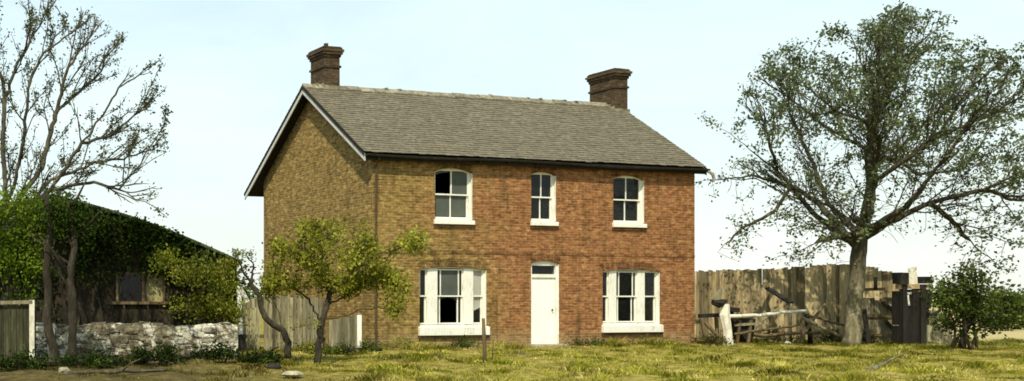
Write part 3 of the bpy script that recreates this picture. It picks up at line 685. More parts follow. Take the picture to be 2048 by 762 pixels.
# gnarled apple tree before the gable
Ya=21.6
def TA(px,py,d=0): return U(px,py,Ya)+np.array([0,d,0])
b0=TA(636,722); b0[2]=-.04
limbs=[(None,[b0,TA(637,690),TA(640,655),TA(648,632)]),
 (0,[TA(648,632),TA(660,605,.1),TA(663,580,.15),TA(655,550,.2),TA(648,505,.3),TA(640,465,.3)]),
 (1,[TA(663,580,.15),TA(690,562,-.2),TA(705,530,-.3),TA(720,485,-.4)]),
 (0,[TA(645,640),TA(675,634,-.2),TA(705,622,-.4),TA(740,612,-.5),TA(782,626,-.6)]),
 (0,[TA(640,655),TA(622,646,-.15),TA(598,652,-.3),TA(572,656,-.4)]),
 (0,[TA(642,650),TA(625,600,.3),TA(600,578,.5),TA(575,560,.6),TA(555,520,.7)]),
 (1,[TA(660,605,.1),TA(690,600,.4),TA(720,578,.6),TA(755,560,.8),TA(790,545,.9)]),
 (5,[TA(600,578,.5),TA(560,572,.4),TA(535,590,.3)]),
 (1,[TA(655,550,.2),TA(625,530,-.2),TA(600,490,-.4)]),
 (6,[TA(755,560,.8),TA(800,510,.9),TA(845,470,1.0)])]
bl=[(655,500,75,50),(600,520,55,45),(705,510,55,50),(640,470,60,28),(740,540,40,35),(570,560,25,30),(660,555,60,30),(565,500,35,38),(620,460,45,25),(700,460,45,28),(545,555,30,28),(790,555,40,30),(830,490,30,30)]
att=blobs(bl,760,13,Ya,.95)
make_tree('apple_tree','small gnarled apple tree with yellow green crown in front of the gable','tree',limbs,att,.09,.13,.8,.0050,.064,bark_dark,leaf_olive,10500,.074,.085,41,gapa=.45,thr=.010,jit=.015,flare=1.25,trop=(0,0,.1),iters=60)
# its bare, twisted neighbour
Yn=23.6
def TN(px,py,d=0): return U(px,py,Yn)+np.array([0,d,0])
b0=TN(575,708); b0[2]=-.03
limbs=[(None,[b0,TN(576,685),TN(566,662),TN(535,640)]),(0,[TN(535,640),TN(522,615,.1),TN(520,590,.1),TN(505,570,.2),TN(488,540,.2),TN(470,498,.2)]),
 (1,[TN(520,590,.1),TN(500,598,-.2),TN(485,580,-.3)]),(1,[TN(505,570,.2),TN(512,530,.3),TN(490,500,.3)]),(0,[TN(566,662),TN(560,620,.3),TN(545,590,.4),TN(552,560,.5)])]
att=blobs([(495,520,28,30),(480,560,20,25),(540,560,25,25)],110,23,Yn,.9)
make_tree('gnarled_sapling','nearly bare twisted sapling between white gate post and apple tree','tree',limbs,att,.08,.12,.8,.005,.07,bark_dark,leaf_olive,420,.05,.04,43,thr=.009,jit=.012,flare=1.2,iters=40)

# ------------------------------------------------------------------ shrubs and hedges
Yb=26.5
shrub('dense_bush','dense dark green bush right of the black hut, dark stems at its foot',U(1930,700,Yb)*np.array([1,1,0]),
      [(1918,600,40,40),(1955,598,38,40),(1930,635,50,36),(1900,575,24,26),(1972,640,24,34),(1962,562,20,22),(1935,556,22,22)],Yb,4300,.085,leaf_bush,bark_dark,51,nstem=12,nclump=70,cl=.13,stem_r=.035)
shrub('sunlit_shrub','yellow green sunlit shrub right of the shed window',U(400,690,25.3)*np.array([1,1,0]),
      [(395,565,50,30),(430,590,40,45),(365,535,40,25),(440,550,28,30),(400,615,50,30),(448,625,28,30),(340,520,30,18),(420,530,45,18)],25.3,4300,.075,leaf_gold,bark_dark,53,nstem=9,nclump=55,cl=.14)
shrub('tall_green_bush','tall bright green bush at the left edge, left of the dark trunks',U(30,728,21.5)*np.array([1,1,0]),
      [(30,440,65,55),(70,400,45,25),(0,500,60,60),(50,510,45,50),(40,560,40,40),(90,440,35,40),(-40,450,60,70)],21.5,9000,.075,leaf_bright,bark_dark,55,nstem=10,nclump=75,cl=.15)
for i,(px,py,rx,ry,Y,lab) in enumerate([(2005,600,22,28,44,'small far hedge shrub just right of the dense bush'),(2038,612,20,24,46,'lower far hedge shrub at the right edge of the picture')]):
    g=HY+EYE*F_PX/Y
    shrub('hedge_shrub',lab,U(px,g,Y)*np.array([1,1,0]),[(px,py,rx,ry),(px+8,py+25,rx,22),(px-8,py+35,rx,22)],Y,2400,.12,leaf_bush,bark_dark,60+i,nstem=8,nclump=34,cl=.2,group='shrubs of the far hedge')
# a far tree line low on the horizon
mb=MB(); C=[];r=np.random.default_rng(5)
for i in range(140):
    x=r.uniform(20,260); y=r.uniform(150,175); hh=r.uniform(1.5,5.0); 
    C.append(np.array([x,y,hh*.45])+r.normal(0,1,(90,3))*np.array([1.6,1.2,hh*.3]))
C=np.concatenate(C); C[:,2]=np.abs(C[:,2]); V,Fq,t=leaf_quads(C,.8,5); o=raw_mesh('far_hedgerow',V,Fq,t,leaf_bush); tag(o,'distant dark hedgerow on the horizon beyond the pale field','hedgerow',kind='stuff')

# ------------------------------------------------------------------ fences on the right
def board_fence(name,label,tops,Ya_,Yb_,board,mat,rails=(.35,1.55),z0=-.05,lean=0,posts=True,gap=.004,missing=0.0,seed=1,postmat=None,cat='fence'):
    """tops: list of (px,py) of the fence head sighted along it"""
    r=random.Random(seed); p0=tops[0];p1=tops[-1]
    A=U(p0[0],0,Ya_);B=U(p1[0],0,Yb_); A[2]=B[2]=0; Lf=np.linalg.norm(B-A); u=(B-A)/Lf; nrm=np.array([u[1],-u[0],0])
    def top(s):
        Y=A[1]+u[1]*s; X=A[0]+u[0]*s; px=CX+X/Y*F_PX
        py=np.interp(px,[t[0] for t in tops],[t[1] for t in tops]); return EYE+(HY-py)/F_PX*Y
    root=thing(name,tuple(A),label,cat); mb=MB(); s=0
    while s<Lf-.03:
        wd=board*r.uniform(.8,1.2); e=min(Lf,s+wd)
        if r.random()>missing:
            h=top((s+e)/2)+r.choice((0,0,0,-.01,.01,-.02,.02,-.05))*r.uniform(.5,1.2); tl=r.uniform(-.008,.008)*h; fw=r.uniform(-.012,.012)
            a=A+u*s+nrm*(.0+fw); b=A+u*(e-gap)+nrm*(fw+r.uniform(-.006,.006)); k=np.array([0,0,1.0]); sh=u*tl; ch=r.uniform(-.02,.02)
            zt=r.uniform(0,.08)
            mb.hexa([a+k*(z0+zt),b+k*(z0+zt),b-nrm*.022+k*(z0+zt),a-nrm*.022+k*(z0+zt),a+sh+k*(h-ch),b+sh+k*(h+ch),b+sh-nrm*.022+k*(h+ch),a+sh-nrm*.022+k*(h-ch)],0,r.choice((.42,.6,.75,.85,.95,1.05,1.2,1.4))*r.uniform(.9,1.1))
        s=e
    mb.build('board_panel',mat,root)
    hm=top(Lf/2)
    for rz in rails:
        mb=MB(); mb.bar(A-nrm*.06+np.array([0,0,rz*hm]),B-nrm*.06+np.array([0,0,rz*hm]),.09,.05,tuple(nrm)); mb.build('rail',brown_wood,root)
    if posts:
        n=max(2,int(Lf/2.2)+1)
        for i in range(n):
            q=A+u*(Lf*i/(n-1))-nrm*.15; mb=MB(); mb.bar(q+np.array([0,0,-.1]),q+np.array([0,0,top(Lf*i/(n-1))-.08]),.11,.11,tuple(nrm)); mb.build('post',postmat or brown_wood,root)
    return root,A,B,u,nrm
board_fence('board_fence','tall weathered board fence running from the house past the big tree',[(1376,543),(1440,540),(1550,537),(1640,530),(1705,527),(1740,533),(1802,549)],34.0,32.2,.115,fence_wood,rails=(.2,.75),gap=-.010,seed=5)
board_fence('low_board_fence','low pale board fence between the black hut and the dense bush',[(1846,618),(1880,622),(1905,630)],30.6,30.4,.12,grey_wood,rails=(.3,.8),posts=False,seed=8)

# braced gate between tree and hut
Yg=30.9
gx0,gx1=U(1722,0,Yg)[0],U(1797,0,Yg)[0]
gate=thing('braced_gate',(gx0,Yg,0),'pale boarded gate with dark zigzag braces, between big tree and black hut','gate')
mb=MB(); x=gx0
while x<gx1-.03:
    e=min(gx1,x+random.uniform(.10,.16)); mb.box(x,e-.01,Yg,Yg+.022,.06,1.30+random.uniform(-.06,.05),0,random.choice((.6,.8,1,1.2,1.4)),j=.004); x=e
mb.build('board_panel',grey_wood,gate)
def gz(py): return EYE+(HY-py)/F_PX*Yg
def gxx(px): return U(px,0,Yg)[0]
for a,b in (((1724,579),(1768,578)),((1760,600),(1796,597)),((1724,631),(1796,633)),((1730,668),(1796,672))):
    mb=MB(); mb.bar((gxx(a[0]),Yg-.03,gz(a[1])),(gxx(b[0]),Yg-.03,gz(b[1])),.085,.05); mb.build('rail',brown_wood,gate)
for a,b in (((1763,603),(1792,630)),((1768,641),(1793,668)),((1748,554),(1748,580))):
    mb=MB(); mb.bar((gxx(a[0]),Yg-.062,gz(a[1])),(gxx(b[0]),Yg-.062,gz(b[1])),.09,.03); mb.build('brace',dark_wood,gate)

# the black tarred hut front
Yh=29.6
def hx(px): return U(px,0,Yh)[0]
def hz(py): return EYE+(HY-py)/F_PX*Yh
hut=thing('ruined_hut',(hx(1828),Yh,0),'black tarred ruined hut front with a pale plank between two block topped posts','hut')
mb=MB()
x=hx(1799)
for px0,px1,py0,py1 in ((1800,1812,578,688),(1812.6,1824,579,688),(1824.6,1836,577,690),(1836.5,1846,577,690),(1846.5,1855,579,622),(1855.5,1862,580,617)):
    mb.box(hx(px0),hx(px1),Yh,Yh+.03,hz(py1),hz(py0),0,random.uniform(.5,1.2),j=.006)
mb.build('board_wall',dark_wood,hut)
mb=MB(); mb.box(hx(1799),hx(1860),Yh+.03,Yh+.28,hz(650),hz(582)); mb.box(hx(1799),hx(1847),Yh+.03,Yh+.28,-.05,hz(652)); mb.build('side_wall',dark_wood,hut)
mb=MB(); mb.box(hx(1803),hx(1811),Yh-.07,Yh-.002,-.1,hz(570)); mb.build('post',dark_wood,hut)
mb=MB(); mb.box(hx(1838),hx(1848),Yh-.08,Yh-.002,-.1,hz(570)); mb.build('post',dark_wood,hut)
mb=MB(); mb.box(hx(1793),hx(1811.5),Yh-.12,Yh+.16,hz(568),hz(545),0,1,j=.01); mb.build('post_block',dark_wood,hut)
mb=MB(); mb.box(hx(1836),hx(1860),Yh-.12,Yh+.16,hz(567),hz(553),0,1,j=.01); mb.build('post_block',dark_wood,hut)
mb=MB(); mb.box(hx(1797),hx(1862),Yh-.03,Yh+.12,hz(577.5),hz(568.5),0,3.0); mb.build('head_beam',brown_wood,hut)
mb=MB(); c=[(hx(1813),Yh-.01,hz(568)),(hx(1835),Yh-.01,hz(568)),(hx(1835),Yh+.03,hz(568)),(hx(1813),Yh+.03,hz(568)),(hx(1818),Yh-.01,hz(537)),(hx(1833),Yh-.01,hz(533)),(hx(1833),Yh+.03,hz(533)),(hx(1818),Yh+.03,hz(537))]
mb.hexa(c); mb.build('plank',limewash,hut)
mb=MB(); mb.bar((hx(1817),Yh-.02,hz(611)),(hx(1814),Yh-.02,hz(587)),.045,.02); mb.bar((hx(1811),Yh-.02,hz(588)),(hx(1821),Yh-.02,hz(586)),.06,.02); mb.build('latch',limewash,hut)
mb=MB(); mb.tube([(hx(1846),Yh-.05,hz(618)),(hx(1856),Yh-.07,hz(629)),(hx(1866),Yh-.07,hz(628)),(hx(1876),Yh-.06,hz(621))],[.03,.045,.05,.035],7); mb.build('bracket',dark_wood,hut)

# debris and old timbers before the fence
def pole(name,label,a,b,r0,r1,mat,cat='pole',kind='round',extra=None,group=None):
    root=thing(name,(a[0],a[1],0),label,cat,group); mb=MB(); pts=densify([a,b],.3); r=np.random.default_rng(int(abs(a[0]*100))%999); pts=[p+r.normal(0,.012,3) for p in pts]
    if kind=='round': mb.tube(pts,[r0+(r1-r0)*i/(len(pts)-1) for i in range(len(pts))],8,wob=.08)
    else: mb.bar(a,b,r0*2,r1*2)
    o=mb.build('shaft',mat,root,smooth=kind=='round')
    if extra: extra(root)
    return root
Yq=30.2
def Q(px,py,Y=Yq): return U(px,py,Y)
# broken, limewashed post with a tilted cap
pt=thing('broken_post',Q(1452,690)*np.array([1,1,0]),'white splintered post with a tilted pale cap, near the house corner','post')
mb=MB(); mb.tube([Q(1457,692),Q(1455,660),Q(1450,630),Q(1452,608)],[.14,.11,.13,.09],8,wob=.14); mb.build('shaft',limewash,pt)
mb=MB(); mb.bar(Q(1428,602),Q(1446,577),.16,.12,w1=.09,d1=.08); mb.build('cap',grey_wood,pt)
mb=MB(); mb.tube([Q(1426,604),Q(1438,607),Q(1450,603)],[.09,.14,.08],8,wob=.15); mb.build('knot',dark_wood,pt)
# trestle
ts=thing('sawhorse',Q(1420,688,30.8)*np.array([1,1,0]),'dark sawhorse with splayed legs against the house corner','trestle')
Z31=30.8
mb=MB(); mb.bar(Q(1398,632,Z31),Q(1436,630,Z31),.11,.12); mb.build('beam',dark_wood,ts)
for a,b in (((1403,636),(1412,690)),((1406,640),(1440,678)),((1432,634),(1436,690))):
    mb=MB(); mb.bar(Q(*a,Z31-.1),Q(*b,Z31-.25),.07,.07); mb.build('leg',brown_wood,ts)
# dark hopper like box
hp=thing('wooden_hopper',Q(1490,690,30.6)*np.array([1,1,0]),'black wedge shaped wooden hopper right of the white splintered post','hopper')
Z3=30.6; mb=MB(); a=[Q(1462,634,Z3),Q(1512,638,Z3),Q(1504,684,Z3),Q(1494,684,Z3)]; dd=np.array([0,.55,0])
for i in range(4):
    p,q=a[i],a[(i+1)%4]
    if i==0: continue
    mb.hexa([p,q,q+dd,p+dd,p+(a[0]+a[2]-2*p)*.03,q+(a[0]+a[2]-2*q)*.03,q+dd+(a[0]+a[2]-2*q)*.03,p+dd+(a[0]+a[2]-2*p)*.03])
mb.poly(a); mb.poly([k+dd for k in a][::-1]); mb.build('bin',dark_wood,hp)
for px in (1478,1500):
    mb=MB(); mb.bar(Q(px,640,Z3)+np.array([0,-.04,0]),Q(px-6,690,Z3)+np.array([0,-.04,0]),.06,.06); mb.build('leg',brown_wood,hp)
mb=MB(); mb.bar(Q(1460,618,Z3)+np.array([0,.2,0]),Q(1482,620,Z3)+np.array([0,.2,0]),.12,.3); mb.bar(Q(1471,620,Z3)+np.array([0,.2,0]),Q(1474,640,Z3)+np.array([0,.2,0]),.06,.06); mb.build('handle',dark_wood,hp)
mb=MB(); mb.bar(Q(1466,650,Z3)+np.array([0,-.06,0]),Q(1532,646,Z3)+np.array([0,-.06,0]),.07,.05); mb.build('shaft',grey_wood,hp)
# fallen rails and poles
pole('fallen_rail','long pale pole lying level on the hopper and crossed poles',Q(1456,634,30.3),Q(1612,622,31.4),.055,.045,limewash,cat='rail')
pole('leaning_plank','short dark plank tilted against the board fence, high up',Q(1534,576,33.0),Q(1582,606,32.0),.07,.025,dark_wood,kind='flat',cat='plank')
pole('plank_prop','pale upright prop under the tilted dark plank',np.array([*Q(1583,0,32.0)[:2],0]),Q(1581,606,32.0),.04,.03,grey_wood,cat='prop')
pole('crossed_pole','steep dark pole of the crossed pair left of the tree trunk',np.array([*Q(1594,0,31.2)[:2],-.03]),Q(1648,606,31.3),.05,.035,brown_wood,cat='pole')
pole('crossed_pole','pale pole sloping down towards the foot of the tree trunk',Q(1606,636,31.1),np.array([*Q(1682,0,30.9)[:2],.2]),.05,.04,grey_wood,cat='pole')
pole('stub_post','short dark leaning stub behind the crossed poles',np.array([*Q(1622,0,31.9)[:2],-.05]),Q(1612,628,31.9),.07,.06,dark_wood,cat='post')
pole('leaning_rail','thin dark rail sloping from the tilted stub to the tree trunk',Q(1614,632,31.6),Q(1690,650,31.3),.04,.035,brown_wood,cat='rail')
pole('leaning_rail','long grey rail slanting from the fence head down to the grass behind the hopper',np.array([*Q(1478,0,31.6)[:2],-.03]),Q(1556,612,33.0),.04,.03,grey_wood,cat='rail')
pole('fallen_rail','weathered brown rail low in the grass, below the long pale pole',Q(1510,672,30.9),Q(1640,664,31.5),.05,.04,brown_wood,cat='rail')
pole('leaning_rail','steep brown broken rail just left of the tree trunk',np.array([*Q(1668,0,31.8)[:2],-.03]),Q(1652,596,32.4),.045,.02,brown_wood,cat='rail')
pole('fallen_rail','thin brown rail from the crossed poles to the foot of the white splintered post',Q(1470,668,30.0),Q(1598,650,31.0),.035,.03,brown_wood,cat='rail')
pole('leaning_plank','flat dark board leaning on the right side of the tree trunk',np.array([*Q(1738,0,29.9)[:2],-.03]),Q(1728,618,30.1),.06,.015,dark_wood,kind='flat',cat='plank')
# low weeds growing there
for i,(px,Y,w_,h_,lab) in enumerate([(1545,31.6,40,30,'dull green weed clump below the long pale pole'),(1655,31.4,30,30,'weed clump between the crossed poles and the tree trunk'),(1745,30.3,30,25,'weed clump at the foot of the braced gate'),(1420,30.0,26,18,'weed clump under the dark sawhorse')]):
    g=HY+EYE*F_PX/Y
    shrub('weed_clump',lab,U(px,g,Y)*np.array([1,1,0]),[(px-w_*.6,g-h_*.25,w_*.8,h_*.5),(px+w_*.6,g-h_*.2,w_*.8,h_*.4),(px,g-h_*.4,w_*.4,h_*.7)],Y,750,.055,leaf_scrub,bark_dark,80+i,nstem=6,nclump=22,cl=.10,stem_r=.008,cat='weeds',group='weed clumps along the right fence')

for i,(px,py,w_,h_,lab) in enumerate([(872,694,34,20,'low weed clump under the left wide window'),(925,698,26,16,'small weed clump between the left wide window and the dark stake'),(800,700,45,20,'wide weed clump at the brick wall, right of the low grey gate'),
      (1180,694,30,12,'flat weed clump right of the door'),(1300,692,40,14,'weed clump under the right wide window'),(730,704,34,16,'weed clump before the white end post'),(610,706,40,16,'weed clump at the paling fence, left of the apple tree'),(680,712,34,14,'weed clump at the foot of the apple tree')]):
    Y=EYE*F_PX/(py-HY)
    shrub('weed_clump',lab,U(px,py,Y)*np.array([1,1,0]),[(px-w_*.8,py-h_*.15,w_*.9,h_*.4),(px+w_*.8,py-h_*.1,w_*.9,h_*.35),(px+w_*.1,py-h_*.3,w_*.4,h_*.7)],Y,650,.05,leaf_bush if i%2 else leaf_olive,bark_dark,120+i,nstem=5,nclump=30,cl=.10,stem_r=.006,cat='weeds',group='weed clumps along the front of the house')

# ------------------------------------------------------------------ things on the left
Yw=25.6
gp=thing('white_gate_post',U(480,0,Yw)*np.array([1,1,0]),'leaning white gate post at the left end of the paling fence','post')
mb=MB(); mb.bar(np.array([*U(483,0,Yw)[:2],-.1]),U(477,574,Yw),.10,.10); mb.build('shaft',white,gp)
mb=MB(); mb.bar(U(478,572,Yw)+np.array([0,-.06,0]),U(494,604,Yw)+np.array([0,-.06,0]),.11,.03); mb.build('brace',limewash,gp)
mb=MB(); mb.bar(np.array([*U(484,0,Yw)[:2],-.08])+np.array([0,-.03,0]),U(483,668,Yw)+np.array([0,-.03,0]),.17,.15); mb.build('tarred_foot',dark_wood,gp)
board_fence('paling_fence','grey paling fence behind the apple tree, leaning boards',[(486,600),(520,592),(560,588),(600,592),(650,598)],26.6,26.9,.105,grey_wood,rails=(.25,.8),posts=True,gap=.02,missing=.04,seed=12)
rt,A,B,u,nrm=board_fence('low_gate','low grey board gate with a white end post, beside the brick gable',[(658,640),(690,634),(714,630)],26.7,26.75,.13,grey_wood,rails=(.3,.8),posts=False,gap=.006,seed=14,cat='gate')
mb=MB(); q=B+u*.05; mb.bar(q+np.array([0,0,-.05]),q+np.array([.0,0,.88]),.11,.10); mb.build('end_post',white,rt)

# ivy clad outbuilding
Ys=27.2
sx0,sx1=-5.6,U(474,0,Ys)[0]; rx,rz=U(95,0,Ys)[0],EYE+(HY-392)/F_PX*Ys; ez=EYE+(HY-524)/F_PX*Ys
shed=thing('outbuilding',((sx0+sx1)/2,Ys,0),'low dark outbuilding under a smooth sloping roof, left of the house','outbuilding')
def roofz(x):
    if x<rx: return rz-(rx-x)*(rz-ez)/(sx1-rx)
    t_=(x-rx)/(sx1-rx); return rz+(ez-rz)*t_+.16*math.sin(math.pi*t_)
wx0,wx1,wz0,wz1=U(232,0,Ys)[0],U(330,0,Ys)[0],EYE+(HY-603)/F_PX*Ys,EYE+(HY-544)/F_PX*Ys
mb=MB(); nx=24
xsn=sorted(set([sx0+(sx1-sx0)*i/nx for i in range(nx+1)]+[wx0,wx1]))
for a,b in zip(xsn,xsn[1:]):
    if wx0-1e-6<=a and b<=wx1+1e-6:
        mb.poly([(a,Ys,-.2),(b,Ys,-.2),(b,Ys,wz0),(a,Ys,wz0)]); mb.poly([(a,Ys,wz1),(b,Ys,wz1),(b,Ys,roofz(b)),(a,Ys,roofz(a))])
    else: mb.poly([(a,Ys,-.2),(b,Ys,-.2),(b,Ys,roofz(b)),(a,Ys,roofz(a))],0,random.uniform(.7,1.2))
mb.poly([(sx1,Ys,-.2),(sx1,Ys+6,-.2),(sx1,Ys+6,roofz(sx1)),(sx1,Ys,roofz(sx1))]); mb.poly([(sx0,Ys,-.2),(sx0,Ys,roofz(sx0)),(sx0,Ys+6,roofz(sx0)),(sx0,Ys+6,-.2)])
mb.poly([(x_,Ys+6,roofz(x_)) for x_ in xsn]+[(sx1,Ys+6,-.2),(sx0,Ys+6,-.2)])
shed_wall=M_noise('dark_shed_wall',[(.3,(.010,.008,.005)),(.5,(.026,.020,.011)),(.75,(.075,.058,.03))],3.5,.95,(2,2,.6))  # dark boards, with the shade of the ivy put into the base colour
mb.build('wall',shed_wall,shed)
mb=MB(); xr=[sx0-.15]+[sx0+(sx1+.12-sx0)*i/30 for i in range(31)]
for a,b in zip(xr,xr[1:]):
    za,zb2=roofz(a),roofz(b); mb.hexa([(a,Ys-.14,za),(b,Ys-.14,zb2),(b,Ys+6.1,zb2),(a,Ys+6.1,za),(a,Ys-.14,za+.07),(b,Ys-.14,zb2+.07),(b,Ys+6.1,zb2+.07),(a,Ys+6.1,za+.07)],0,random.uniform(.6,1.1))
mossy=M_noise('mossy_roof',[(.3,(.030,.034,.016)),(.55,(.075,.080,.042)),(.8,(.16,.16,.09))],4,.95)
mb.build('roof',mossy,shed)
mb=MB(); t=.06; ym=wx0+(wx1-wx0)*.56
for q in ((wx0,wx0+t),(wx1-t,wx1),(ym-t*.6,ym+t*.6)): mb.box(q[0],q[1],Ys-.02,Ys+.08,wz0,wz1)
mb.box(wx0+t,wx1-t,Ys-.015,Ys+.08,wz1-t,wz1); mb.box(wx0-.1,wx1+.1,Ys-.10,Ys+.06,wz0-.07,wz0); fw=mb.build('window',brown_wood,shed)
mb=MB(); mb.poly([(wx0+t,Ys+.04,wz0),(ym-.03,Ys+.04,wz0),(ym-.03,Ys+.04,wz1-t),(wx0+t,Ys+.04,wz1-t)],0); mb.build('pane',glass_dark,fw)
mb=MB(); mb.poly([(ym+.03,Ys+.03,wz0),(wx1-t,Ys+.03,wz0),(wx1-t,Ys+.03,wz1-t),(ym+.03,Ys+.03,wz1-t)],0); 
lit_ochre=M_noise('painted_lit_pane',[(.3,(.20,.17,.07)),(.7,(.42,.37,.17))],5,.95); mb.build('painted_lit_pane',lit_ochre,fw)  # pale ochre pane, the light on it put into the colour
# ivy over wall and roof edge
r=np.random.default_rng(77); ivy=thing('climbing_ivy',(rx+1.6,Ys-.05,0),'thick dark ivy hanging over the wall of the low outbuilding','ivy')
cl=[]
while len(cl)<330:
    x=r.uniform(sx0+.2,sx1+.15); top=roofz(x)+.02; z=top-abs(r.normal(0,1.0)); 
    if z<.3: continue
    if wx0-.12<x<wx1+.12 and wz0-.35<z<wz1+.04: continue
    cl.append((x,Ys-.10-r.uniform(0,.28)*(1 if z<top-.15 else .2),min(z,top-.10)))
cl=np.array(cl); pick=r.integers(0,len(cl),18000); tone=r.uniform(.35,1.5,len(cl))
C=cl[pick]+r.normal(0,1,(18000,3))*np.array([.16,.07,.16]); C[:,1]=np.minimum(C[:,1],Ys-.03)
lim=np.array([roofz(x) for x in C[:,0]])-.01; tuftup=np.repeat(np.random.default_rng(3).choice([.02,.03,.05,.16,.26],len(cl)),1)[pick]; C[:,2]=np.minimum(C[:,2],lim+r.uniform(-.02,1,len(C))*tuftup)
V,Fq,t=leaf_quads(C,.085,78,.8,clump=tone[pick]); raw_mesh('foliage',V,Fq,t,leaf_dark,ivy)
mb=MB()
for i in range(9):
    x=rx-.5+i*.6; mb.tube([(x,Ys-.05,0),(x+.1,Ys-.06,.8),(x-.05,Ys-.06,1.5),(x+.15,Ys-.06,roofz(x)-.3)],[.035,.03,.022,.01],6)
mb.build('stem',bark_dark,ivy,smooth=True)

# low limewashed rubble wall
Yr=23.6
rw=thing('rubble_wall',(U(290,0,Yr)[0],Yr,0),'low rubble stone wall with whitewash and painted sun patches before the outbuilding','wall')
mb=MB(); xa,xb=U(60,0,Yr)[0],U(476,0,Yr)[0]; nxw,nzw=70,14; rr=np.random.default_rng(4)
def wtop(x): return .72+.025*math.sin(x*2.3)+.015*math.sin(x*5.1+1)+.012*math.sin(x*13)
off=rr.normal(0,.011,(nxw+1,nzw+1)); g0=len(mb.v)
for i in range(nxw+1):
    x=xa+(xb-xa)*i/nxw
    for k in range(nzw+1):
        z=-.06+(wtop(x)+.06)*k/nzw; mb.v.append((x+rr.normal(0,.006),Yr-.05*(1-k/nzw)+off[i,k]+(.06 if k==nzw else 0),z+rr.normal(0,.008)))
for i in range(nxw):
    for k in range(nzw): q=g0+i*(nzw+1)+k; mb.f.append((q,q+nzw+1,q+nzw+2,q+1)); mb.m.append(0); mb.t.append(random.uniform(.75,1.15))
for i in range(nxw):
    x0_,x1_=xa+(xb-xa)*i/nxw,xa+(xb-xa)*(i+1)/nxw; q=g0+i*(nzw+1)+nzw; n_=len(mb.v); mb.v+=[(x0_,Yr+.36,wtop(x0_)-.02),(x1_,Yr+.36,wtop(x1_)-.02),(x0_,Yr+.40,-.05),(x1_,Yr+.40,-.05)]
    mb.f.append((q,q+nzw+1,n_+1,n_)); mb.f.append((n_,n_+1,n_+3,n_+2)); mb.m+=[0,0]; mb.t+=[.8,.8]
mb.build('stonework',stone_m,rw,smooth=True)
rr=random.Random(9); 
for i in range(120):
    x=rr.uniform(xa+.05,xb-.35); z=rr.uniform(0,.56); wd=rr.uniform(.10,.30); hh=rr.uniform(.06,.13); y=Yr-.05*(1-z/.7)-rr.uniform(.012,.045)
    mb=MB() if i==0 else mb; mb.box(x,x+wd,y,y+.12,z,z+hh,0,rr.uniform(.45,1.25),j=.022)
mb.build('facing_stones',stone_m,rw,bevel=.018)['kind']='stuff'
rr=random.Random(6); mb=MB(); x=xa+.1
while x<xb-.2:
    wd=rr.uniform(.14,.34); mb.box(x,x+wd,Yr+.02,Yr+.33,wtop(x)-.06,wtop(x)+rr.uniform(-.02,.03),0,rr.uniform(.3,.8),j=.02); x+=wd*rr.uniform(.95,1.3)
mb.build('coping',stone_m,rw,bevel=.02)
for i,(px,py,w_,h_,lab) in enumerate([(190,735,60,18,'dark bramble tangle over the left end of the long dark log'),(330,728,60,22,'dark bramble patch at the foot of the rubble wall, middle'),(440,722,45,20,'dark bramble patch where the rubble wall meets the white gate post'),(520,728,50,12,'low dark bramble patch left of the apple tree foot'),(60,742,50,30,'dark bramble tangle below the grey green board gate')]):
    Y=EYE*F_PX/(py-HY)
    shrub('bramble_patch',lab,U(px,py,Y)*np.array([1,1,0]),[(px-w_*.6,py-h_*.3,w_*.7,h_*.8),(px+w_*.6,py-h_*.2,w_*.7,h_*.7),(px,py-h_*.5,w_*.6,h_)],Y,1300,.06,leaf_dark,bark_dark,140+i,nstem=12,nclump=40,cl=.09,stem_r=.011,cat='brambles',group='bramble patches in the left foreground')
# bank of earth and grey board gate at the extreme left
Yk=21.0
kg=thing('grey_board_gate',(U(30,0,Yk)[0],Yk,0),'grey green board gate at the far left under the bright bush','gate')
mb=MB(); x=U(-30,0,Yk)[0]; xe=U(62,0,Yk)[0]; zt=EYE+(HY-606)/F_PX*Yk
mossw=M_noise('mossy_board',[(.25,(.020,.021,.009)),(.5,(.062,.060,.028)),(.75,(.17,.16,.08))],3.5,.95,(5,5,.5),.5)
while x<xe: mb.box(x,x+.115,Yk,Yk+.025,.02,zt-.05+random.uniform(-.03,.02),0,random.uniform(.35,.9),j=.005); x+=.125
mb.build('board_panel',mossw,kg)
mb=MB(); mb.bar((U(-30,0,Yk)[0],Yk-.03,zt),(xe+.03,Yk-.03,zt+.02),.07,.09); mb.build('top_rail',grey_wood,kg)
mb=MB(); mb.bar((xe+.02,Yk-.02,-.05),(xe+.02,Yk-.02,zt+.06),.10,.10); mb.build('end_post',limewash,kg)
pole('whitewashed_stake','stout whitewashed stake just left of the rubble wall',np.array([*U(103,0,22.6)[:2],-.05]),U(104,656,22.6),.085,.075,limewash,cat='stake')
pole('dark_stake','slim dark wooden stake in the grass before the left wide window',np.array([*U(971,0,20.7)[:2],-.1]),U(966,636,20.7),.045,.032,brown_wood,cat='stake')
pole('twig','thin bent dry twig beside the slim dark stake',np.array([*U(984,0,21.2)[:2],-.02]),U(991,668,21.2),.014,.006,brown_wood,cat='twig')

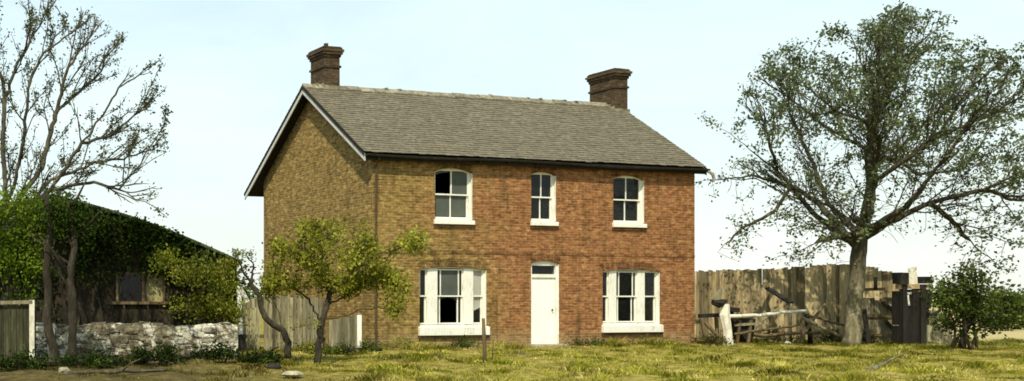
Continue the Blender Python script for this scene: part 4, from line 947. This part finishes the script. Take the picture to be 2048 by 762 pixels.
# loose logs, branches and stones on the ground
def log(label,px0,py0,px1,py1,r,mat,name='fallen_log',seed=1):
    def G(px,py): Y=EYE*F_PX/(py-HY); p=U(px,py,Y); p[2]=r*.7; return p
    a,b=G(px0,py0),G(px1,py1); rg=np.random.default_rng(seed); pts=densify([a,b],.3); pts=[p+rg.normal(0,.025,3)*np.array([1,1,.5]) for p in pts]
    root=thing(name,(a[0],a[1],0),label,'log'); mb=MB(); mb.tube(pts,[r*(1-.35*i/len(pts)) for i in range(len(pts))],8,wob=.1); mb.build('trunk',mat,root,smooth=True)
    mb=MB(); mid=pts[len(pts)//2]; mb.tube([mid,mid+np.array([.15,-.1,.14]),mid+np.array([.32,-.12,.22])],[r*.5,r*.35,r*.2],6); mb.build('limb',mat,root,smooth=True)
log('long dark log lying at the foot of the rubble wall',75,733,255,728,.085,bark_dark,seed=3)
log('dark log with a stub, right of the long log',268,727,395,716,.07,bark_dark,seed=4)
log('thin grey branch lying in the left foreground',130,750,330,742,.035,bark,seed=5)
log('dark log in the grass left of the apple tree',488,722,560,718,.085,bark_dark,seed=6)
log('dark log lying right of the apple tree trunk',690,706,760,702,.07,bark_dark,seed=7)
log('pale bleached branch in the right foreground',1735,748,1785,722,.045,bark_pale,seed=8)
def stone(label,px,py,s,seed,mat=stone_plain):
    Y=EYE*F_PX/(py-HY); c=U(px,py,Y); rg=random.Random(seed); mb=MB(); n=10
    ax,ay,az=s*rg.uniform(.9,1.3),s*rg.uniform(.7,1),s*rg.uniform(.45,.65); rows=6; idx=len(mb.v)
    for i in range(rows+1):
        ph=math.pi*i/rows
        for k in range(n):
            th=2*math.pi*k/n; q=1+rg.uniform(-.14,.14); mb.v.append((c[0]+ax*math.sin(ph)*math.cos(th)*q,Y+ay*math.sin(ph)*math.sin(th)*q,az*.45-az*math.cos(ph)*q))
    for i in range(rows):
        for k in range(n): mb.f.append((i*n+k,i*n+(k+1)%n,(i+1)*n+(k+1)%n,(i+1)*n+k)); mb.m.append(0); mb.t.append(1)
    o=mb.build('stone',mat); tag(o,label,'stone')
stone('pale flat stone in the left foreground grass',584,752,.13,2,stone_plain)
stone('small pale stone lying by the whitewashed stake',128,744,.11,3); stone('white pebble below the crossed poles by the fence',1575,688,.10,4,limewash)
stone('dark squat stone left of the apple tree trunk',548,738,.12,5,dark_wood); stone('grey stone in the grass below the door',1040,712,.12,6,brown_wood)
stone('dark round stone right of the apple tree trunk',657,702,.13,7,dark_wood)

# ------------------------------------------------------------------ ground
def axis(lo,hi,step,far):
    a=list(np.arange(lo,hi+1e-6,step)); s=step; x=hi
    while x<far: s*=1.35; x+=s; a.append(x)
    s=step; x=lo
    while x>-far: s*=1.35; x-=s; a.insert(0,x)
    return np.array(a)
gxs=axis(-6,32,.3,3500); gys=axis(12,38,.3,3500)
XX,YY=np.meshgrid(gxs,gys)
def gh(X,Y):
    h=.045*np.sin(X*1.1+.7*np.sin(Y*.9))*np.cos(Y*.8+.3*X)+.03*np.sin(X*2.7+Y*1.9)+.02*np.sin(X*5.1-Y*4.3)
    return h*np.exp(-((np.hypot(X-12,Y-25)/40)**2))-.02
ZZ=gh(XX,YY); nxg,nyg=len(gxs),len(gys)
V=np.stack([XX.ravel(),YY.ravel(),ZZ.ravel()],1); I=np.arange(nxg*nyg).reshape(nyg,nxg)
Fq=np.stack([I[:-1,:-1].ravel(),I[:-1,1:].ravel(),I[1:,1:].ravel(),I[1:,:-1].ravel()],1)
m,nt,p,_=newmat('rough_ground'); tc=nn(nt,'ShaderNodeTexCoord'); P=tc.outputs['Object']; sp=nn(nt,'ShaderNodeSeparateXYZ'); nt.links.new(P,sp.inputs[0])
n1=noise(nt,P,.55,6,.65,.3); n2=noise(nt,P,4.5,6,.7); n3=noise(nt,P,26,4,.7)
c=ramp(nt,n2,[(.28,(.07,.060,.012)),(.45,(.19,.155,.030)),(.6,(.34,.27,.07)),(.78,(.55,.46,.18))])
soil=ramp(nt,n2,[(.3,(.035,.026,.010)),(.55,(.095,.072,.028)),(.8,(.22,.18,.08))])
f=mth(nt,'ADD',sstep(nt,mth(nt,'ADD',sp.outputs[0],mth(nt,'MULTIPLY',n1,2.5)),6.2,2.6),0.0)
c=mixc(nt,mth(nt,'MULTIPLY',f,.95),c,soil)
dry=mth(nt,'MULTIPLY',sstep(nt,sp.outputs[1],30,37),sstep(nt,sp.outputs[0],20,24)); c=mixc(nt,dry,c,(.42,.34,.16))
c=mixc(nt,.5,c,ramp(nt,n3,[(.3,(.45,.45,.45)),(.7,(1.4,1.4,1.4))]),'MULTIPLY')
nt.links.new(c,p.inputs['Base Color']); p.inputs['Roughness'].default_value=1; p.inputs['Specular IOR Level'].default_value=.05; bump(nt,p,mth(nt,'ADD',n2,mth(nt,'MULTIPLY',n3,.4)),.9,.06)
ground=raw_mesh('ground',V,Fq,np.ones(len(Fq)),m); tag(ground,kind='structure')
ground.data.polygons.foreach_set('use_smooth',[True]*len(Fq))

# grass
r=np.random.default_rng(99)
def grass_patch(n,x0,x1,y0,y1): return np.stack([r.uniform(x0,x1,n),y0+(y1-y0)*r.uniform(0,1,n)**1.25],1)
def vnoise(X,Y,s,seed):
    a=np.random.default_rng(seed).uniform(0,6.28,8); k=np.random.default_rng(seed+1).normal(0,s,(8,2))
    return sum(np.sin(k[i,0]*X+k[i,1]*Y+a[i]) for i in range(8))/8
tuft=grass_patch(25000,-3.5,30,14.5,33); 
dens=vnoise(tuft[:,0],tuft[:,1],1.6,3)+.6*vnoise(tuft[:,0],tuft[:,1],4,5)+np.clip((tuft[:,0]-3)/5,-.45,.15); tuft=tuft[dens>-.06]
cu,su=math.cos(TH),math.sin(TH); lx=(tuft[:,0]-AX)*cu+(tuft[:,1]-AY)*su; ly=-(tuft[:,0]-AX)*su+(tuft[:,1]-AY)*cu
inside=(lx>-.03)&(lx<W+.03)&(ly>-.04)&(ly<D); stepz=(lx>4.7)&(lx<5.9)&(ly>-.36)&(ly<.1); ok=~(inside|stepz); tuft=tuft[ok]; ly=ly[ok]; lx=lx[ok]
nb=13; n=len(tuft)*nb
big_=np.clip(vnoise(tuft[:,0],tuft[:,1],2.5,8)*1.8+.5,.1,1.5)
wallb=np.exp(-np.abs(ly)/.5)*((lx>-1)&(lx<W+1)); 
hgt=np.repeat((.022+.060*big_)*(1+.9*wallb),nb)*r.uniform(.5,1.45,n)
bx=np.repeat(tuft,nb,0)+r.normal(0,.085,(n,2)); z0=gh(bx[:,0],bx[:,1])-.01
ang=r.uniform(0,6.283,n); lean=r.uniform(.15,.9,n)*hgt; ld=r.uniform(0,6.283,n); wd=r.uniform(.004,.010,n)
dx,dy=np.cos(ang)*wd,np.sin(ang)*wd; Lx,Ly=np.cos(ld)*lean,np.sin(ld)*lean
v0=np.stack([bx[:,0]-dx,bx[:,1]-dy,z0],1); v1=np.stack([bx[:,0]+dx,bx[:,1]+dy,z0],1)
v2=np.stack([bx[:,0]+dx*.6+Lx*.4,bx[:,1]+dy*.6+Ly*.4,z0+hgt*.65],1); v3=np.stack([bx[:,0]+Lx,bx[:,1]+Ly,z0+hgt],1)
V=np.stack([v0,v1,v2,v3],1).reshape(-1,3); Fq=np.arange(4*n).reshape(n,4)
tint=np.repeat(r.uniform(.55,1.3,len(tuft))*np.clip(1.0+1.3*vnoise(tuft[:,0],tuft[:,1],2.2,21)+.9*vnoise(tuft[:,0],tuft[:,1],6,23),.38,1.6),nb)*r.uniform(.75,1.25,n)
gm,nt,p,out=newmat('grass_blades'); tc=nn(nt,'ShaderNodeTexCoord'); nz=noise(nt,tc.outputs['Object'],1.3,4,.6,.3); sp=nn(nt,'ShaderNodeSeparateXYZ'); nt.links.new(tc.outputs['Object'],sp.inputs[0])
c=ramp(nt,nz,[(.30,(.085,.090,.006)),(.43,(.18,.185,.018)),(.54,(.35,.32,.05)),(.68,(.68,.58,.20))])
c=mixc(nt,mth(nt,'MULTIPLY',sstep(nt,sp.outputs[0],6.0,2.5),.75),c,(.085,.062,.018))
grn=mth(nt,'MULTIPLY',sstep(nt,sp.outputs[0],13,19),sstep(nt,sp.outputs[1],21,26)); c=mixc(nt,mth(nt,'MULTIPLY',grn,.55),c,(.10,.115,.014)); c=tinted(nt,c)
d_=nn(nt,'ShaderNodeBsdfDiffuse'); t_=nn(nt,'ShaderNodeBsdfTranslucent'); mx=nn(nt,'ShaderNodeMixShader'); mx.inputs[0].default_value=.3; nt.nodes.remove(p)
for s_ in (d_,t_): nt.links.new(c,s_.inputs[0])
nt.links.new(d_.outputs[0],mx.inputs[1]); nt.links.new(t_.outputs[0],mx.inputs[2]); nt.links.new(mx.outputs[0],out.inputs[0])
grass=raw_mesh('grass',V,Fq,tint,gm); tag(grass,'rough yellow green grass covering the ground before the house','grass',kind='stuff')

# ------------------------------------------------------------------ light, sky, camera
sun_dir=Vector((-.42*1.0,-.91,0)).normalized()*math.cos(math.radians(50))+Vector((0,0,math.sin(math.radians(50))))   # towards the sun
ld_=bpy.data.lights.new('sun','SUN'); ld_.energy=5.0; ld_.angle=math.radians(.5); ld_.color=(1,.925,.76)
so=bpy.data.objects.new('sun',ld_); COL.objects.link(so); so.rotation_euler=(-sun_dir).to_track_quat('-Z','Y').to_euler(); so.location=(0,0,30)
wd_=bpy.data.worlds.new('World'); S.world=wd_; wd_.use_nodes=True; nt=wd_.node_tree; nt.nodes.clear()
out=nn(nt,'ShaderNodeOutputWorld'); bg=nn(nt,'ShaderNodeBackground'); sky=nn(nt,'ShaderNodeTexSky',sky_type='NISHITA'); sky.sun_disc=False
sky.sun_elevation=math.radians(50); sky.sun_rotation=math.atan2(sun_dir.x,sun_dir.y); sky.air_density=1.0; sky.dust_density=2.5; sky.ozone_density=1.0
tc=nn(nt,'ShaderNodeTexCoord'); v=stretch(nt,tc.outputs['Generated'],(1.5,1.5,4)); n=noise(nt,v,2.2,6,.6,.4)
f=mth(nt,'MULTIPLY_ADD',n,.6,.52,True)     # thin high haze over the clear sky
spz=nn(nt,'ShaderNodeSeparateXYZ'); nt.links.new(tc.outputs['Generated'],spz.inputs[0])
haze=ramp(nt,mth(nt,'MULTIPLY',spz.outputs[2],2.2),[(.0,(.90,.93,.84)),(.25,(.80,.92,.88)),(.75,(.66,.86,.92))])
hz_=nn(nt,'ShaderNodeVectorMath',operation='SCALE'); nt.links.new(haze,hz_.inputs[0]); hz_.inputs['Scale'].default_value=10.5
c=mixc(nt,f,sky.outputs[0],hz_.outputs[0])
nt.links.new(c,bg.inputs[0]); bg.inputs[1].default_value=.12; nt.links.new(bg.outputs[0],out.inputs[0])
cam=bpy.data.cameras.new('camera'); co=bpy.data.objects.new('camera',cam); COL.objects.link(co); co.location=(0,0,EYE); co.rotation_euler=(math.pi/2,0,0)
cam.sensor_width=36; cam.sensor_fit='HORIZONTAL'; cam.lens=36*F_PX/2048; cam.shift_x=(1024-CX)/2048; cam.shift_y=(HY-381)/2048; cam.clip_start=.1; cam.clip_end=8000
S.camera=co
S.view_settings.view_transform='Standard'; S.view_settings.look='None'; S.view_settings.exposure=0; S.view_settings.gamma=1
S.cycles.filter_width=1.7; S.cycles.max_bounces=6; S.cycles.transparent_max_bounces=12
for o in bpy.data.objects:
    if '_local' in o: del o['_local']
